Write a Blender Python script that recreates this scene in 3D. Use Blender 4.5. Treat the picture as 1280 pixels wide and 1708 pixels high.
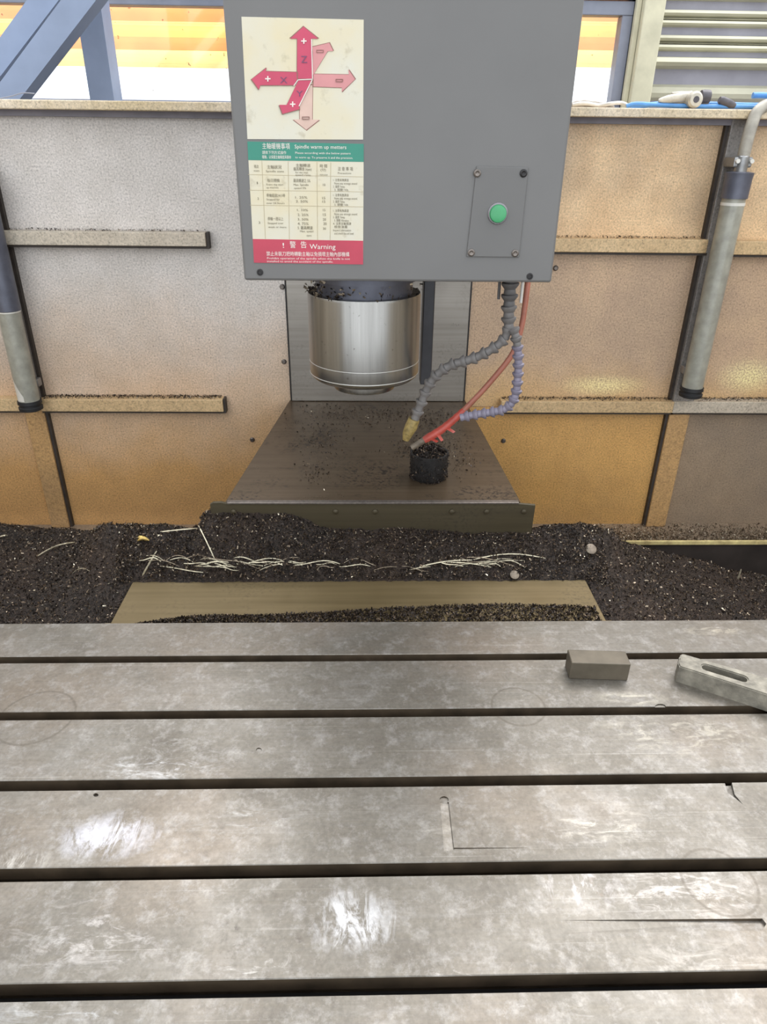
import bpy, bmesh, math, random
from mathutils import Vector, Matrix, noise as mnoise

for o in list(bpy.data.objects):
    bpy.data.objects.remove(o)
SC = bpy.context.scene
COL = SC.collection
rnd = random.Random(7)

# ------------------------------------------------------------------ camera
FPX = 1164.75
PITCH, YAW, ROLL, CAMH = 0.479793, 0.029204, 0.0124468, 0.58501
CAM = Vector((0, 0, CAMH))
c_f = Vector((math.sin(YAW)*math.cos(PITCH), math.cos(YAW)*math.cos(PITCH), -math.sin(PITCH)))
r_ = Vector((math.cos(YAW), -math.sin(YAW), 0)); u_ = r_.cross(c_f)
c_r = math.cos(ROLL)*r_ + math.sin(ROLL)*u_
c_u = -math.sin(ROLL)*r_ + math.cos(ROLL)*u_
cd = bpy.data.cameras.new('camera'); cam = bpy.data.objects.new('camera', cd); COL.objects.link(cam)
cd.sensor_fit = 'VERTICAL'; cd.sensor_height = 24.0; cd.lens = FPX*24.0/1708.0
cd.clip_start = 0.02
cam.matrix_world = Matrix(((c_r.x, c_u.x, -c_f.x, CAM.x), (c_r.y, c_u.y, -c_f.y, CAM.y),
                           (c_r.z, c_u.z, -c_f.z, CAM.z), (0, 0, 0, 1)))
SC.camera = cam
SC.view_settings.view_transform = 'Standard'; SC.view_settings.look = 'None'
SC.view_settings.gamma = 1.0; SC.view_settings.use_curve_mapping = False
SC.view_settings.exposure = 0.5

# ------------------------------------------------------------------ light
W = bpy.data.worlds.new('daylight'); SC.world = W; W.use_nodes = True
bg = W.node_tree.nodes['Background']
bg.inputs[0].default_value = (0.90, 0.95, 1.0, 1); bg.inputs[1].default_value = 1.55

def area(name, loc, target, size, energy, col):
    l = bpy.data.lights.new(name, 'AREA'); l.shape = 'RECTANGLE'; l.size, l.size_y = size
    l.energy = energy; l.color = col
    o = bpy.data.objects.new(name, l); COL.objects.link(o); o.location = loc
    o.rotation_euler = (Vector(target)-Vector(loc)).to_track_quat('-Z', 'Y').to_euler()
    return o
area('overhead_soft_light', (0.8, 3.1, 4.2), (0.1, 0.7, 0), (5.6, 2.2), 210, (1.0, 0.98, 0.97))  # unseen overhead light, added for soft shadows and a broad table sheen

# ------------------------------------------------------------------ pixel rays onto real planes
def ray(px, py): return c_f + c_r*((px-640)/FPX) + c_u*((854-py)/FPX)
def on_depth(px, py, Y):
    d = ray(px, py); return CAM + d*(Y/d.y)
def on_height(px, py, z):
    d = ray(px, py); return CAM + d*((z-CAMH)/d.z)

# ------------------------------------------------------------------ materials
def lin(c):
    return tuple((v/255/12.92 if v/255 <= 0.04045 else ((v/255+0.055)/1.055)**2.4) for v in c)
class NT:
    def __init__(s, name):
        s.m = bpy.data.materials.new(name); s.m.use_nodes = True
        s.t = s.m.node_tree; s.n = s.t.nodes; s.b = s.n['Principled BSDF']; s.out = s.n['Material Output']
        s.co = s.n.new('ShaderNodeTexCoord').outputs['Object']
    def link(s, a, b): s.t.links.new(a, b)
    def map(s, scale=(1, 1, 1), loc=(0, 0, 0), rot=(0, 0, 0)):
        n = s.n.new('ShaderNodeMapping'); s.link(s.co, n.inputs[0])
        n.inputs['Scale'].default_value = scale; n.inputs['Location'].default_value = loc; n.inputs['Rotation'].default_value = rot
        return n.outputs[0]
    def noise(s, scale, detail=4, vec=None, rough=0.55, dist=0.0):
        n = s.n.new('ShaderNodeTexNoise'); n.inputs['Scale'].default_value = scale
        n.inputs['Detail'].default_value = detail; n.inputs['Roughness'].default_value = rough; n.inputs['Distortion'].default_value = dist
        s.link(vec if vec is not None else s.co, n.inputs['Vector']); return n.outputs[0]
    def ramp(s, f, stops):
        n = s.n.new('ShaderNodeValToRGB'); e = n.color_ramp.elements
        while len(e) < len(stops): e.new(0.5)
        for el, (p, c) in zip(e, stops):
            el.position = p; el.color = (c, c, c, 1) if not isinstance(c, tuple) else (*c[:3], 1)
        s.link(f, n.inputs[0]); return n.outputs[0]
    def mix(s, f, a, b, mode='MIX'):
        n = s.n.new('ShaderNodeMix'); n.data_type = 'RGBA'; n.blend_type = mode; n.clamp_factor = True
        for sock, v in ((n.inputs[0], f), (n.inputs[6], a), (n.inputs[7], b)):
            if isinstance(v, (int, float)): sock.default_value = v
            elif isinstance(v, tuple): sock.default_value = (*v[:3], 1)
            else: s.link(v, sock)
        return n.outputs[2]
    def math(s, op, a, b=0.0, clamp=False):
        n = s.n.new('ShaderNodeMath'); n.operation = op; n.use_clamp = clamp
        for sock, v in ((n.inputs[0], a), (n.inputs[1], b)):
            if isinstance(v, (int, float)): sock.default_value = v
            else: s.link(v, sock)
        return n.outputs[0]
    def bump(s, h, strength=0.3, dist=0.002, prev=None):
        n = s.n.new('ShaderNodeBump'); n.inputs['Strength'].default_value = strength; n.inputs['Distance'].default_value = dist
        s.link(h, n.inputs['Height'])
        if prev is not None: s.link(prev, n.inputs['Normal'])
        return n.outputs[0]
    def done(s, col=None, rough=None, metal=None, normal=None, **kw):
        for sock, v in (('Base Color', col), ('Roughness', rough), ('Metallic', metal), ('Normal', normal)):
            if v is None: continue
            i = s.b.inputs[sock]
            if isinstance(v, tuple): i.default_value = (*v[:3], 1)
            elif isinstance(v, (int, float)): i.default_value = v
            else: s.link(v, i)
        for k, v in kw.items(): s.b.inputs[k].default_value = v
        return s.m
    def patch(s, center, radii, soft=0.5, nscale=60, namp=0.6):
        """soft-edged blotch around a point, broken up by noise; returns 0..1"""
        sub = s.n.new('ShaderNodeVectorMath'); sub.operation = 'SUBTRACT'; s.link(s.co, sub.inputs[0]); sub.inputs[1].default_value = center
        mul = s.n.new('ShaderNodeVectorMath'); mul.operation = 'MULTIPLY'; s.link(sub.outputs[0], mul.inputs[0])
        mul.inputs[1].default_value = tuple(1/max(r, 1e-4) for r in radii)
        ln = s.n.new('ShaderNodeVectorMath'); ln.operation = 'LENGTH'; s.link(mul.outputs[0], ln.inputs[0])
        nz = s.noise(nscale, 6, rough=0.7)
        d = s.math('ADD', ln.outputs[1], s.math('MULTIPLY', s.math('SUBTRACT', nz, 0.5), namp*2))
        return s.ramp(d, [(1-soft, 1.0), (1.0, 0.0)])

M = {}
DIM = dict(head_paint=.62, plate_paint=.60, green_button=.75, button_ring=.75, sticker_green=.72, sticker_red=.75, print_red=.78, print_pink=.78, print_pale=.75,
           print_white=.78, print_ink=.8, print_grey=.8, print_line=.75, print_outline=.8, block_steel=.62, clamp_steel=.72, hose_grey=.85, hose_violet=.8, tape_red=.7,
           tube_pink=.8, nozzle_yellow=.8, beam_blue=.8, frame_grey=.8, cladding=.85, jamb_cream=.85, blue_hose=.85, glint=.8, slot_wall=.8)
def simple(name, col, rough=0.5, metal=0.0, var=0.12, scale=30, bump=0.0, **kw):
    t = NT(name); c = tuple(v*DIM.get(name, 1.0) for v in lin(col))
    nz = t.noise(scale, 5)
    lo = tuple(v*(1-var*2) for v in c); hi = tuple(min(1, v*(1+var*1.4)) for v in c)
    colr = t.ramp(nz, [(0.3, lo), (0.7, hi)])
    nrm = t.bump(t.noise(scale*8, 3), bump, 0.001) if bump else None
    M[name] = t.done(colr, rough, metal, nrm, **kw); return M[name]

def wall_paint(name, c_main, c_dirt, c_stain, amount, glint_patches=(), spec=0.5, rough=0.36, film=None):
    """wrinkle-finish paint; film = (colour, height where the oil film starts, softness)"""
    t = NT(name)
    fine = t.noise(250, 4, rough=0.7); mid = t.noise(14, 6, rough=0.65); big = t.noise(3.2, 4)
    col = t.mix(t.ramp(mid, [(0.35, 0.0), (0.75, 1.0)]), lin(c_main), lin(c_dirt))
    col = t.mix(t.math('MULTIPLY', t.ramp(big, [(0.42, 0.0), (0.72, 1.0)]), amount), col, lin(c_stain))
    if film:
        sep = t.n.new('ShaderNodeSeparateXYZ'); t.link(t.co, sep.inputs[0])
        edge = t.math('ADD', sep.outputs[2], t.math('MULTIPLY', t.math('SUBTRACT', t.noise(5, 5, rough=0.6), 0.5), 0.30))
        m = t.math('DIVIDE', t.math('SUBTRACT', film[1]+0.6, edge), film[2], True)
        col = t.mix(m, col, t.mix(t.ramp(mid, [(0.35, 0.0), (0.75, 1.0)]), lin(film[0]), tuple(v*0.82 for v in lin(film[0]))))
    sp = t.ramp(fine, [(0.30, 0.42), (0.44, 0.86), (0.55, 1.0), (0.68, 1.22)])
    col = t.mix(1.0, col, sp, 'MULTIPLY')
    for (cen, rad, pc, ns) in glint_patches:  # glints on the wall, painted into its colour as grainy pale patches
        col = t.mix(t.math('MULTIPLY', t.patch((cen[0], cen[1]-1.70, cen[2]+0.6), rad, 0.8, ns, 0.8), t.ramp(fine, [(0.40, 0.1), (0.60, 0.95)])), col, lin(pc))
    nrm = t.bump(t.noise(250, 3), 0.35, 0.0014)
    rg = t.ramp(mid, [(0.3, rough-0.06), (0.7, rough+0.12)])
    M[name] = t.done(col, rg, 0.0, nrm); M[name].node_tree.nodes['Principled BSDF'].inputs['Specular IOR Level'].default_value = spec
    return M[name]

# ------------------------------------------------------------------ mesh helpers
class MB:
    def __init__(s): s.v = []; s.f = []; s.mi = []
    def add(s, vs, fs, mi=0):
        b = len(s.v); s.v += [Vector(v) for v in vs]
        for f in fs: s.f.append([b+i for i in f]); s.mi.append(mi)
        return s
    def box(s, x0, x1, y0, y1, z0, z1, mi=0):
        return s.add([(x0,y0,z0),(x1,y0,z0),(x1,y1,z0),(x0,y1,z0),(x0,y0,z1),(x1,y0,z1),(x1,y1,z1),(x0,y1,z1)],
                     [(0,3,2,1),(4,5,6,7),(0,1,5,4),(1,2,6,5),(2,3,7,6),(3,0,4,7)], mi)
    def prism(s, pts, vec, mi=0):
        """closed polygon pts (world) pushed along vec"""
        n = len(pts); vec = Vector(vec); P = [Vector(p) for p in pts]
        nrm = Vector((0,0,0))
        for i in range(n): nrm += (P[i]-P[0]).cross(P[(i+1) % n]-P[0])
        if nrm.dot(vec) > 0: P = P[::-1]
        return s.add(P+[p+vec for p in P], [tuple(range(n)), tuple(range(2*n-1, n-1, -1))] +
                     [((i+1) % n, i, n+i, n+(i+1) % n) for i in range(n)], mi)
    def rings(s, centers, frames, radii, n=12, caps=True, mi=0):
        vs = []; fs = []
        for c, (a, b), r in zip(centers, frames, radii):
            for k in range(n):
                t = 2*math.pi*k/n; vs.append(Vector(c)+a*(r*math.cos(t))+b*(r*math.sin(t)))
        for i in range(len(centers)-1):
            for k in range(n):
                k2 = (k+1) % n; fs.append((i*n+k, i*n+k2, (i+1)*n+k2, (i+1)*n+k))
        if caps:
            fs.append(tuple(range(n-1, -1, -1))); fs.append(tuple((len(centers)-1)*n+k for k in range(n)))
        return s.add(vs, fs, mi)
    def lathe(s, base, axis, prof, n=24, mi=0):
        """prof: list of (distance along axis, radius)"""
        ax = Vector(axis).normalized(); a = ax.orthogonal().normalized(); b = ax.cross(a)
        return s.rings([Vector(base)+ax*d for d, r in prof], [(a, b)]*len(prof), [r for d, r in prof], n, True, mi)
    def tube(s, pts, r, n=8, mi=0):
        P = [Vector(p) for p in pts]; fr = []; a = None
        for i in range(len(P)):
            t = (P[min(i+1, len(P)-1)]-P[max(i-1, 0)]).normalized()
            a = t.orthogonal().normalized() if a is None else (a - t*a.dot(t)).normalized()
            fr.append((a, t.cross(a)))
        rr = r if isinstance(r, (list, tuple)) else [r]*len(P)
        return s.rings(P, fr, rr, n, True, mi)
    def mesh(s, name, mats, origin=Vector((0,0,0)), bevel=0.0, smooth=0.0, seg=2):
        me = bpy.data.meshes.new(name)
        me.from_pydata([tuple(v-origin) for v in s.v], [], s.f)
        for m in mats: me.materials.append(M[m])
        for p, i in zip(me.polygons, s.mi): p.material_index = i
        if bevel:
            bm = bmesh.new(); bm.from_mesh(me)
            es = [e for e in bm.edges if len(e.link_faces) == 2 and e.calc_face_angle(0) > 0.5]
            bmesh.ops.bevel(bm, geom=es, offset=bevel, segments=seg, affect='EDGES', profile=0.5, clamp_overlap=True)
            bm.to_mesh(me); bm.free()
        if smooth:
            for p in me.polygons: p.use_smooth = True
            me.set_sharp_from_angle(angle=smooth)
        return me

def world_loc(o):
    p = Vector((0,0,0))
    while o is not None: p = p+o.location; o = o.parent
    return p
def obj(name, mb, mats, parent=None, bevel=0.0, smooth=0.0, origin=None, label=None, cat=None, group=None, kind=None, seg=2):
    if isinstance(mats, str): mats = [mats]
    if origin is None: origin = world_loc(parent) if parent else Vector((0,0,0))
    origin = Vector(origin)
    o = bpy.data.objects.new(name, mb.mesh(name, mats, origin, bevel, smooth, seg)); COL.objects.link(o)
    o.parent = parent; o.location = origin-(world_loc(parent) if parent else Vector((0,0,0)))
    tag(o, label, cat, group, kind); return o
def tag(o, label=None, cat=None, group=None, kind=None):
    for k, v in (('label', label), ('category', cat), ('group', group), ('kind', kind)):
        if v: o[k] = v
    return o
def thing(name, loc, label=None, cat=None, group=None, kind=None):
    o = bpy.data.objects.new(name, None); COL.objects.link(o); o.location = loc; o.empty_display_size = 0.05
    return tag(o, label, cat, group, kind)
def copy_part(o, parent, offset):
    c = o.copy(); COL.objects.link(c); c.parent = parent; c.location = o.location+Vector(offset); return c
def smoothpath(pts, n):
    """Catmull-Rom through pts, n samples in all, evenly spaced by arc length"""
    P = [Vector(p) for p in pts]; P = [P[0]*2-P[1]]+P+[P[-1]*2-P[-2]]; out = []
    for i in range(1, len(P)-2):
        for k in range(24):
            t = k/24; a, b, c, d = P[i-1], P[i], P[i+1], P[i+2]
            out.append(0.5*((2*b)+(c-a)*t+(2*a-5*b+4*c-d)*t*t+(-a+3*b-3*c+d)*t**3))
    out.append(P[-2])
    L = [0]
    for i in range(1, len(out)): L.append(L[-1]+(out[i]-out[i-1]).length)
    res = []; j = 0
    for k in range(n):
        s = L[-1]*k/(n-1)
        while j < len(L)-2 and L[j+1] < s: j += 1
        t = (s-L[j])/max(1e-9, L[j+1]-L[j]); res.append(out[j].lerp(out[j+1], min(1, t)))
    return res

# ================================================================== materials list
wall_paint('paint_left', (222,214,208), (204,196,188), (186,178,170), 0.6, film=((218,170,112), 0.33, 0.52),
           glint_patches=[((-0.30,1.70,-0.31), (0.15,0.3,0.06), (255,226,140), 150)])
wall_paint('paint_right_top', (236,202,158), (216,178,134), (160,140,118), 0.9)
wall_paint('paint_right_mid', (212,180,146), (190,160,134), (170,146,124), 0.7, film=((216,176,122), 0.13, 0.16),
           glint_patches=[((0.60,1.70,0.06),(0.12,0.3,0.030),(255,240,176),190), ((0.97,1.70,0.085),(0.09,0.3,0.05),(255,242,180),190)])
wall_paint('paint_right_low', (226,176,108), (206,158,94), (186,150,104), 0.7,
           glint_patches=[((0.40,1.70,-0.35),(0.09,0.3,0.07),(255,228,140),150)])
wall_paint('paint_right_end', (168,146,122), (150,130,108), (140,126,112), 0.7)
wall_paint('paint_rail', (216,186,142), (196,166,124), (180,150,110), 0.6)
wall_paint('paint_rail_pale', (206,194,176), (188,176,158), (178,160,138), 0.6)
wall_paint('paint_ledge', (232,216,194), (204,186,158), (190,166,118), 0.9)
wall_paint('paint_post', (206,164,112), (188,150,102), (170,140,104), 0.7)
wall_paint('paint_post_grey', (148,142,136), (130,126,122), (118,114,112), 0.7)
simple('shade_dark', (62,54,48), 0.6, 0, 0.15, 60)  # dark colour of the strips that draw shadow lines
simple('dark_strip', (128,124,132), 0.6, 0, 0.1, 20)
simple('side_sheet', (180,164,140), 0.5, 0, 0.1, 4)
simple('base_dark', (70,62,58), 0.6, 0, 0.2, 10)
simple('shelf_edge', (240,212,150), 0.5, 0, 0.2, 40)
simple('concrete', (120,116,110), 0.8, 0, 0.1, 4)
simple('head_paint', (129,127,125), 0.38, 0, 0.03, 6, bump=0.04)
simple('plate_paint', (125,123,121), 0.4, 0, 0.03, 8, bump=0.04)
simple('screw_steel', (120,112,106), 0.4, 0.7, 0.15, 200)
simple('socket_dark', (48,46,46), 0.5, 0.4, 0.1, 100)
simple('green_button', (74,170,112), 0.3, 0, 0.06, 60)
simple('button_ring', (150,146,150), 0.35, 0.5, 0.05, 60)
simple('black_rubber', (34,34,36), 0.6, 0, 0.1, 60)
simple('glint', (240,236,226), 0.3, 0, 0.03, 60)
simple('lamp_tube', (160,158,146), 0.3, 0.1, 0.12, 40)
simple('lamp_cap', (96,98,110), 0.4, 0.3, 0.1, 40)
simple('guide_dark', (62,62,66), 0.4, 0.3, 0.1, 40)
simple('lamp_conduit', (164,158,146), 0.5, 0.1, 0.15, 40)
simple('lamp_metal', (150,150,150), 0.35, 0.7, 0.1, 60)
simple('hose_grey', (128,124,122), 0.45, 0, 0.08, 60)
simple('hose_violet', (142,136,152), 0.45, 0, 0.08, 60)
simple('hose_dark', (100,98,98), 0.5, 0, 0.1, 60)
simple('nozzle_yellow', (160,138,84), 0.5, 0, 0.2, 200)
simple('tube_pink', (190,120,100), 0.35, 0, 0.08, 60)
simple('tape_red', (212,92,78), 0.4, 0, 0.1, 80)
simple('clear_tube', (210,206,200), 0.2, 0, 0.05, 60)
simple('chip_gold', (206,176,104), 0.4, 0.5, 0.2, 80)
simple('chip_silver', (196,186,170), 0.3, 0.8, 0.15, 80)
simple('swarf', (206,196,170), 0.35, 0.6, 0.2, 120)
simple('disc_metal', (122,110,96), 0.55, 0.3, 0.2, 100)
simple('beam_blue', (150,164,190), 0.55, 0, 0.07, 6)
simple('frame_grey', (142,146,160), 0.55, 0, 0.07, 10)
simple('jamb_cream', (206,200,172), 0.6, 0, 0.08, 12)
simple('cladding', (212,208,184), 0.5, 0, 0.06, 8)
simple('cladding_dark', (150,148,158), 0.6, 0, 0.08, 8)
simple('hall_wall', (140,138,140), 0.8, 0, 0.06, 4)
simple('blue_hose', (88,150,214), 0.4, 0, 0.1, 40)
simple('tool_body', (196,188,172), 0.4, 0.3, 0.12, 60)
simple('tool_dark', (84,80,84), 0.5, 0.2, 0.15, 60)
simple('cord_white', (214,208,198), 0.5, 0, 0.08, 60)
simple('rag_grey', (160,152,142), 0.9, 0, 0.2, 60, bump=0.3)
simple('print_red', (208,74,104), 0.5, 0, 0.04, 30)
simple('print_pink', (220,150,150), 0.5, 0, 0.05, 30)
simple('print_pale', (230,196,180), 0.5, 0, 0.05, 30)
simple('print_white', (244,236,226), 0.5, 0, 0.02, 30)
simple('print_ink', (120,72,106), 0.5, 0, 0.05, 30)
simple('print_grey', (126,118,96), 0.6, 0, 0.08, 60)
simple('print_line', (196,182,150), 0.6, 0, 0.05, 60)
simple('print_outline', (150,106,96), 0.6, 0, 0.05, 60)
simple('sticker_green', (60,150,128), 0.5, 0, 0.04, 20)
simple('sticker_red', (204,70,92), 0.5, 0, 0.06, 20)

def sticker_paper():
    t = NT('sticker_paper'); big = t.noise(14, 5); fine = t.noise(70, 4)
    col = t.ramp(big, [(0.3, lin((200,197,184))), (0.7, lin((204,192,160)))])
    col = t.mix(t.ramp(fine, [(0.60, 0.0), (0.75, 0.5)]), col, lin((158,146,118)))
    M['sticker_paper'] = t.done(col, 0.45)
sticker_paper()

def table_metal():
    t = NT('table_metal')
    streak = t.noise(9, 6, t.map((1.2, 26, 1)), 0.65)
    blot = t.noise(11, 6, rough=0.62); grain = t.noise(260, 3); mott = t.noise(46, 6, rough=0.78)
    col = t.ramp(blot, [(0.30, lin((100,94,86))), (0.5, lin((115,110,102))), (0.72, lin((130,125,118)))])
    col = t.mix(t.ramp(streak, [(0.35, 0.0), (0.7, 0.5)]), col, lin((104,97,85)))
    tint = t.noise(5, 3); col = t.mix(t.ramp(tint, [(0.45, 0.0), (0.7, 0.4)]), col, lin((130,113,96)))
    col = t.mix(t.ramp(mott, [(0.50, 0.0), (0.70, 0.7)]), col, lin((152,148,143)))
    col = t.mix(t.ramp(t.noise(70, 6, t.map(loc=(4, 9, 1)), 0.8), [(0.52, 0.0), (0.72, 0.5)]), col, lin((92,84,76)))
    # rubbed bright scuffs at their own places
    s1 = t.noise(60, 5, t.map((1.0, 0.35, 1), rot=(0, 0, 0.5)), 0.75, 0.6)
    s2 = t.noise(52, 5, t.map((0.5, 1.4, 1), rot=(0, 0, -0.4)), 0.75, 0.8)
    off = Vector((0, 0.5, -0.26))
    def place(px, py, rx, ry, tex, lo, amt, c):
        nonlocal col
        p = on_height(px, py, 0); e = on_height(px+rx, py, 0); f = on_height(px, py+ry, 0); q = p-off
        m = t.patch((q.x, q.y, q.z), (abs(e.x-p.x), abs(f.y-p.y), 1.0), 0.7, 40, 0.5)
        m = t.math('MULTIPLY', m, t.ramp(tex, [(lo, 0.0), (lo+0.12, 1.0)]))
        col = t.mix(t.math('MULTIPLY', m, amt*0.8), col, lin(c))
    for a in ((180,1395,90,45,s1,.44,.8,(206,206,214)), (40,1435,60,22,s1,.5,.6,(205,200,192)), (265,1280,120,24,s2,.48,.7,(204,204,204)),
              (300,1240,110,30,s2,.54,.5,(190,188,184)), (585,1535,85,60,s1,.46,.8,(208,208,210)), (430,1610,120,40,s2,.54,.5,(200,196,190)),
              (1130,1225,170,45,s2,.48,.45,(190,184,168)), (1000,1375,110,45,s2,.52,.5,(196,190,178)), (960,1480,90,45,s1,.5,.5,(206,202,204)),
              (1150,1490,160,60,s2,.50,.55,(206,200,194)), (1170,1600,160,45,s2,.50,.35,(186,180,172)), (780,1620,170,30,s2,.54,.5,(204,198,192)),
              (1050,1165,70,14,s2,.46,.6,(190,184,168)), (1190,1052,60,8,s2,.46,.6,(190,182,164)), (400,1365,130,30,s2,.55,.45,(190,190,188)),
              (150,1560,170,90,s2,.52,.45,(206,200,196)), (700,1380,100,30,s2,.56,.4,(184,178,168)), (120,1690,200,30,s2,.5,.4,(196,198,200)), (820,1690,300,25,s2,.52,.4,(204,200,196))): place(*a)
    # dark pits and oily stains
    pit = t.noise(120, 3)
    for a in ((385,1560,26,70,pit,.54,.75,(62,54,48)), (495,1570,14,12,pit,.5,.7,(62,54,48)), (120,1560,150,50,pit,.64,.5,(90,80,72)), (1020,1610,120,30,pit,.66,.5,(90,76,66)),
              (430,1215,14,40,pit,.58,.6,(66,72,60)), (700,1168,40,14,pit,.5,.5,(96,86,74)), (220,1232,10,8,pit,.45,.7,(60,54,50)), (420,1390,30,60,pit,.6,.5,(96,90,86)),
              (80,1060,120,18,pit,.6,.4,(100,92,80)), (330,1055,90,8,pit,.55,.45,(90,82,70)), (730,1220,30,20,pit,.52,.45,(96,88,78)), (1000,1480,160,60,pit,.62,.4,(120,104,90))): place(*a)
    # faint ring stains left by round parts
    for (px, py, rx) in ((865,1178,44), (60,1196,62), (1200,1470,60)):
        p = on_height(px, py, 0); r = abs(on_height(px+rx, py, 0).x-p.x); q = p-off
        sub = t.n.new('ShaderNodeVectorMath'); sub.operation = 'DISTANCE'; t.link(t.co, sub.inputs[0]); sub.inputs[1].default_value = (q.x, q.y, q.z)
        d = t.math('ABSOLUTE', t.math('SUBTRACT', sub.outputs['Value'], r))
        m = t.ramp(t.math('MULTIPLY', d, 100.0), [(0.06, 0.5), (0.2, 0.0)])
        col = t.mix(m, col, lin((88,80,70)))
    # fine scratches along the table
    scr = t.noise(7, 3, t.map((0.5, 90, 1), rot=(0, 0, 0.02)), 0.5)
    col = t.mix(t.ramp(scr, [(0.66, 0.0), (0.74, 0.22)]), col, lin((200,196,188)))
    col = t.mix(1.0, col, t.ramp(grain, [(0.3, 0.86), (0.7, 1.10)]), 'MULTIPLY')
    rg = t.ramp(blot, [(0.3, 0.46), (0.7, 0.36)])
    nrm = t.bump(t.math('ADD', grain, streak), 0.10, 0.0006)
    M['table_metal'] = t.done(col, rg, 0.5, nrm)
table_metal()
simple('slot_wall', (96,82,66), 0.55, 0.4, 0.2, 30)
simple('slot_dark', (24,20,20), 0.8, 0, 0.2, 30)
simple('block_steel', (126,116,100), 0.5, 0.4, 0.1, 40, bump=0.1)
simple('clamp_steel', (164,158,144), 0.5, 0.45, 0.25, 60, bump=0.3)

def spindle_metal():
    t = NT('spindle_metal')
    br = t.noise(60, 4, t.map((1, 1, 0.03)), 0.6); spots = t.noise(150, 2)
    col = t.ramp(br, [(0.3, lin((128,126,122))), (0.7, lin((164,162,158)))])
    col = t.mix(t.ramp(spots, [(0.68, 0.0), (0.76, 0.6)]), col, lin((90,84,78)))
    M['spindle_metal'] = t.done(col, 0.27, 0.9)
spindle_metal()
simple('spindle_line', (226,224,220), 0.3, 0.6, 0.04, 60)

def cover_metal(name, c1, c2, rough, metal, smear):
    t = NT(name); st = t.noise(6, 5, t.map((0.5, 18, 18))); bl = t.noise(9, 5, rough=0.65)
    col = t.ramp(st, [(0.3, lin(c1)), (0.7, lin(c2))])
    sp = t.noise(160, 3); m = t.math('MULTIPLY', t.ramp(sp, [(0.5, 0.0), (0.62, 1.0)]), t.ramp(bl, [(0.48, 0.0), (0.62, smear)]))
    col = t.mix(m, col, lin((40,34,30)))
    M[name] = t.done(col, t.ramp(bl, [(0.3, rough-0.06), (0.7, rough+0.14)]), metal)
cover_metal('cover_steel', (84,70,54), (100,85,68), 0.30, 0.5, 0.9)
cover_metal('cover_steel_low', (106,92,64), (122,106,76), 0.38, 0.5, 0.3)
cover_metal('column_steel', (142,136,128), (158,152,144), 0.3, 0.6, 0.2)
cover_metal('flange_steel', (70,62,46), (80,72,54), 0.5, 0.4, 0.3)

def chip_mats():
    t = NT('chip_mass'); a = t.noise(260, 4); b = t.noise(700, 2); c = t.noise(7, 3)
    col = t.ramp(a, [(0.35, lin((26,22,20))), (0.55, lin((58,48,42))), (0.75, lin((92,78,66)))])
    col = t.mix(t.ramp(c, [(0.45, 0.0), (0.7, 0.4)]), col, lin((74,56,44)))
    M['chip_mass'] = t.done(col, 0.6, 0.3, t.bump(t.math('ADD', a, b), 0.9, 0.004))
chip_mats()
simple('flake_dark', (50,42,38), 0.45, 0.5, 0.3, 300)
simple('flake_brown', (98,82,66), 0.4, 0.6, 0.3, 300)
simple('flake_grey', (140,126,108), 0.35, 0.7, 0.3, 300)
simple('flake_bright', (216,204,180), 0.3, 0.6, 0.2, 300)
simple('cup_black', (30,28,28), 0.6, 0.1, 0.3, 80, bump=0.4)

def translucent(name, col):
    t = NT(name); n = t.n.new('ShaderNodeBsdfTranslucent')
    nz = t.noise(6, 5); c = lin(col)
    t.link(t.ramp(nz, [(0.3, tuple(v*0.9 for v in c)), (0.7, tuple(min(1, v*1.05) for v in c))]), n.inputs[0])
    t.link(n.outputs[0], t.out.inputs[0]); M[name] = t.m
translucent('blind_orange', (255,203,160)); translucent('blind_yellow', (255,226,172))
translucent('blind_pale', (255,240,190)); translucent('blind_cream', (255,226,184))
def pane_mat():
    t = NT('dusty_glass'); tr = t.n.new('ShaderNodeBsdfTransparent'); gl = t.n.new('ShaderNodeBsdfGlossy'); gl.inputs['Roughness'].default_value = 0.05
    df = t.n.new('ShaderNodeBsdfDiffuse'); df.inputs[0].default_value = (*lin((120,96,70)), 1)
    m1 = t.n.new('ShaderNodeMixShader'); m1.inputs[0].default_value = 0.04
    t.link(tr.outputs[0], m1.inputs[1]); t.link(gl.outputs[0], m1.inputs[2])
    sp = t.ramp(t.noise(34, 2), [(0.69, 0.0), (0.73, 0.7)])
    m2 = t.n.new('ShaderNodeMixShader'); t.link(sp, m2.inputs[0]); t.link(m1.outputs[0], m2.inputs[1]); t.link(df.outputs[0], m2.inputs[2])
    t.link(m2.outputs[0], t.out.inputs[0]); M['dusty_glass'] = t.m
pane_mat()

# ================================================================== SETTING: hall behind the machine
HY = 3.2
obj('floor', MB().box(-6, 6, -5, 5, -1.06, -1.0), 'concrete', kind='structure')
hall = thing('wall_hall', (0, HY, -1.0), kind='structure')
obj('lower_wall', MB().box(-4, 4, HY, HY+0.15, -1.0, 0.70), 'hall_wall', hall)
obj('lintel', MB().box(-4, 1.05, HY, HY+0.15, 1.62, 2.6), 'hall_wall', hall)
jx0, jx1 = on_depth(1060, 60, HY).x, on_depth(1094, 60, HY).x
obj('jamb', MB().box(jx0, jx1, HY-0.06, HY+0.15, 0.70, 2.6), 'jamb_cream', hall, bevel=0.004)
jl = MB().box(jx0-0.02, jx0-0.002, HY-0.03, HY+0.1, 0.70, 2.6); obj('jamb_lip', jl, 'tube_pink' if False else 'jamb_cream', hall)
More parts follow.
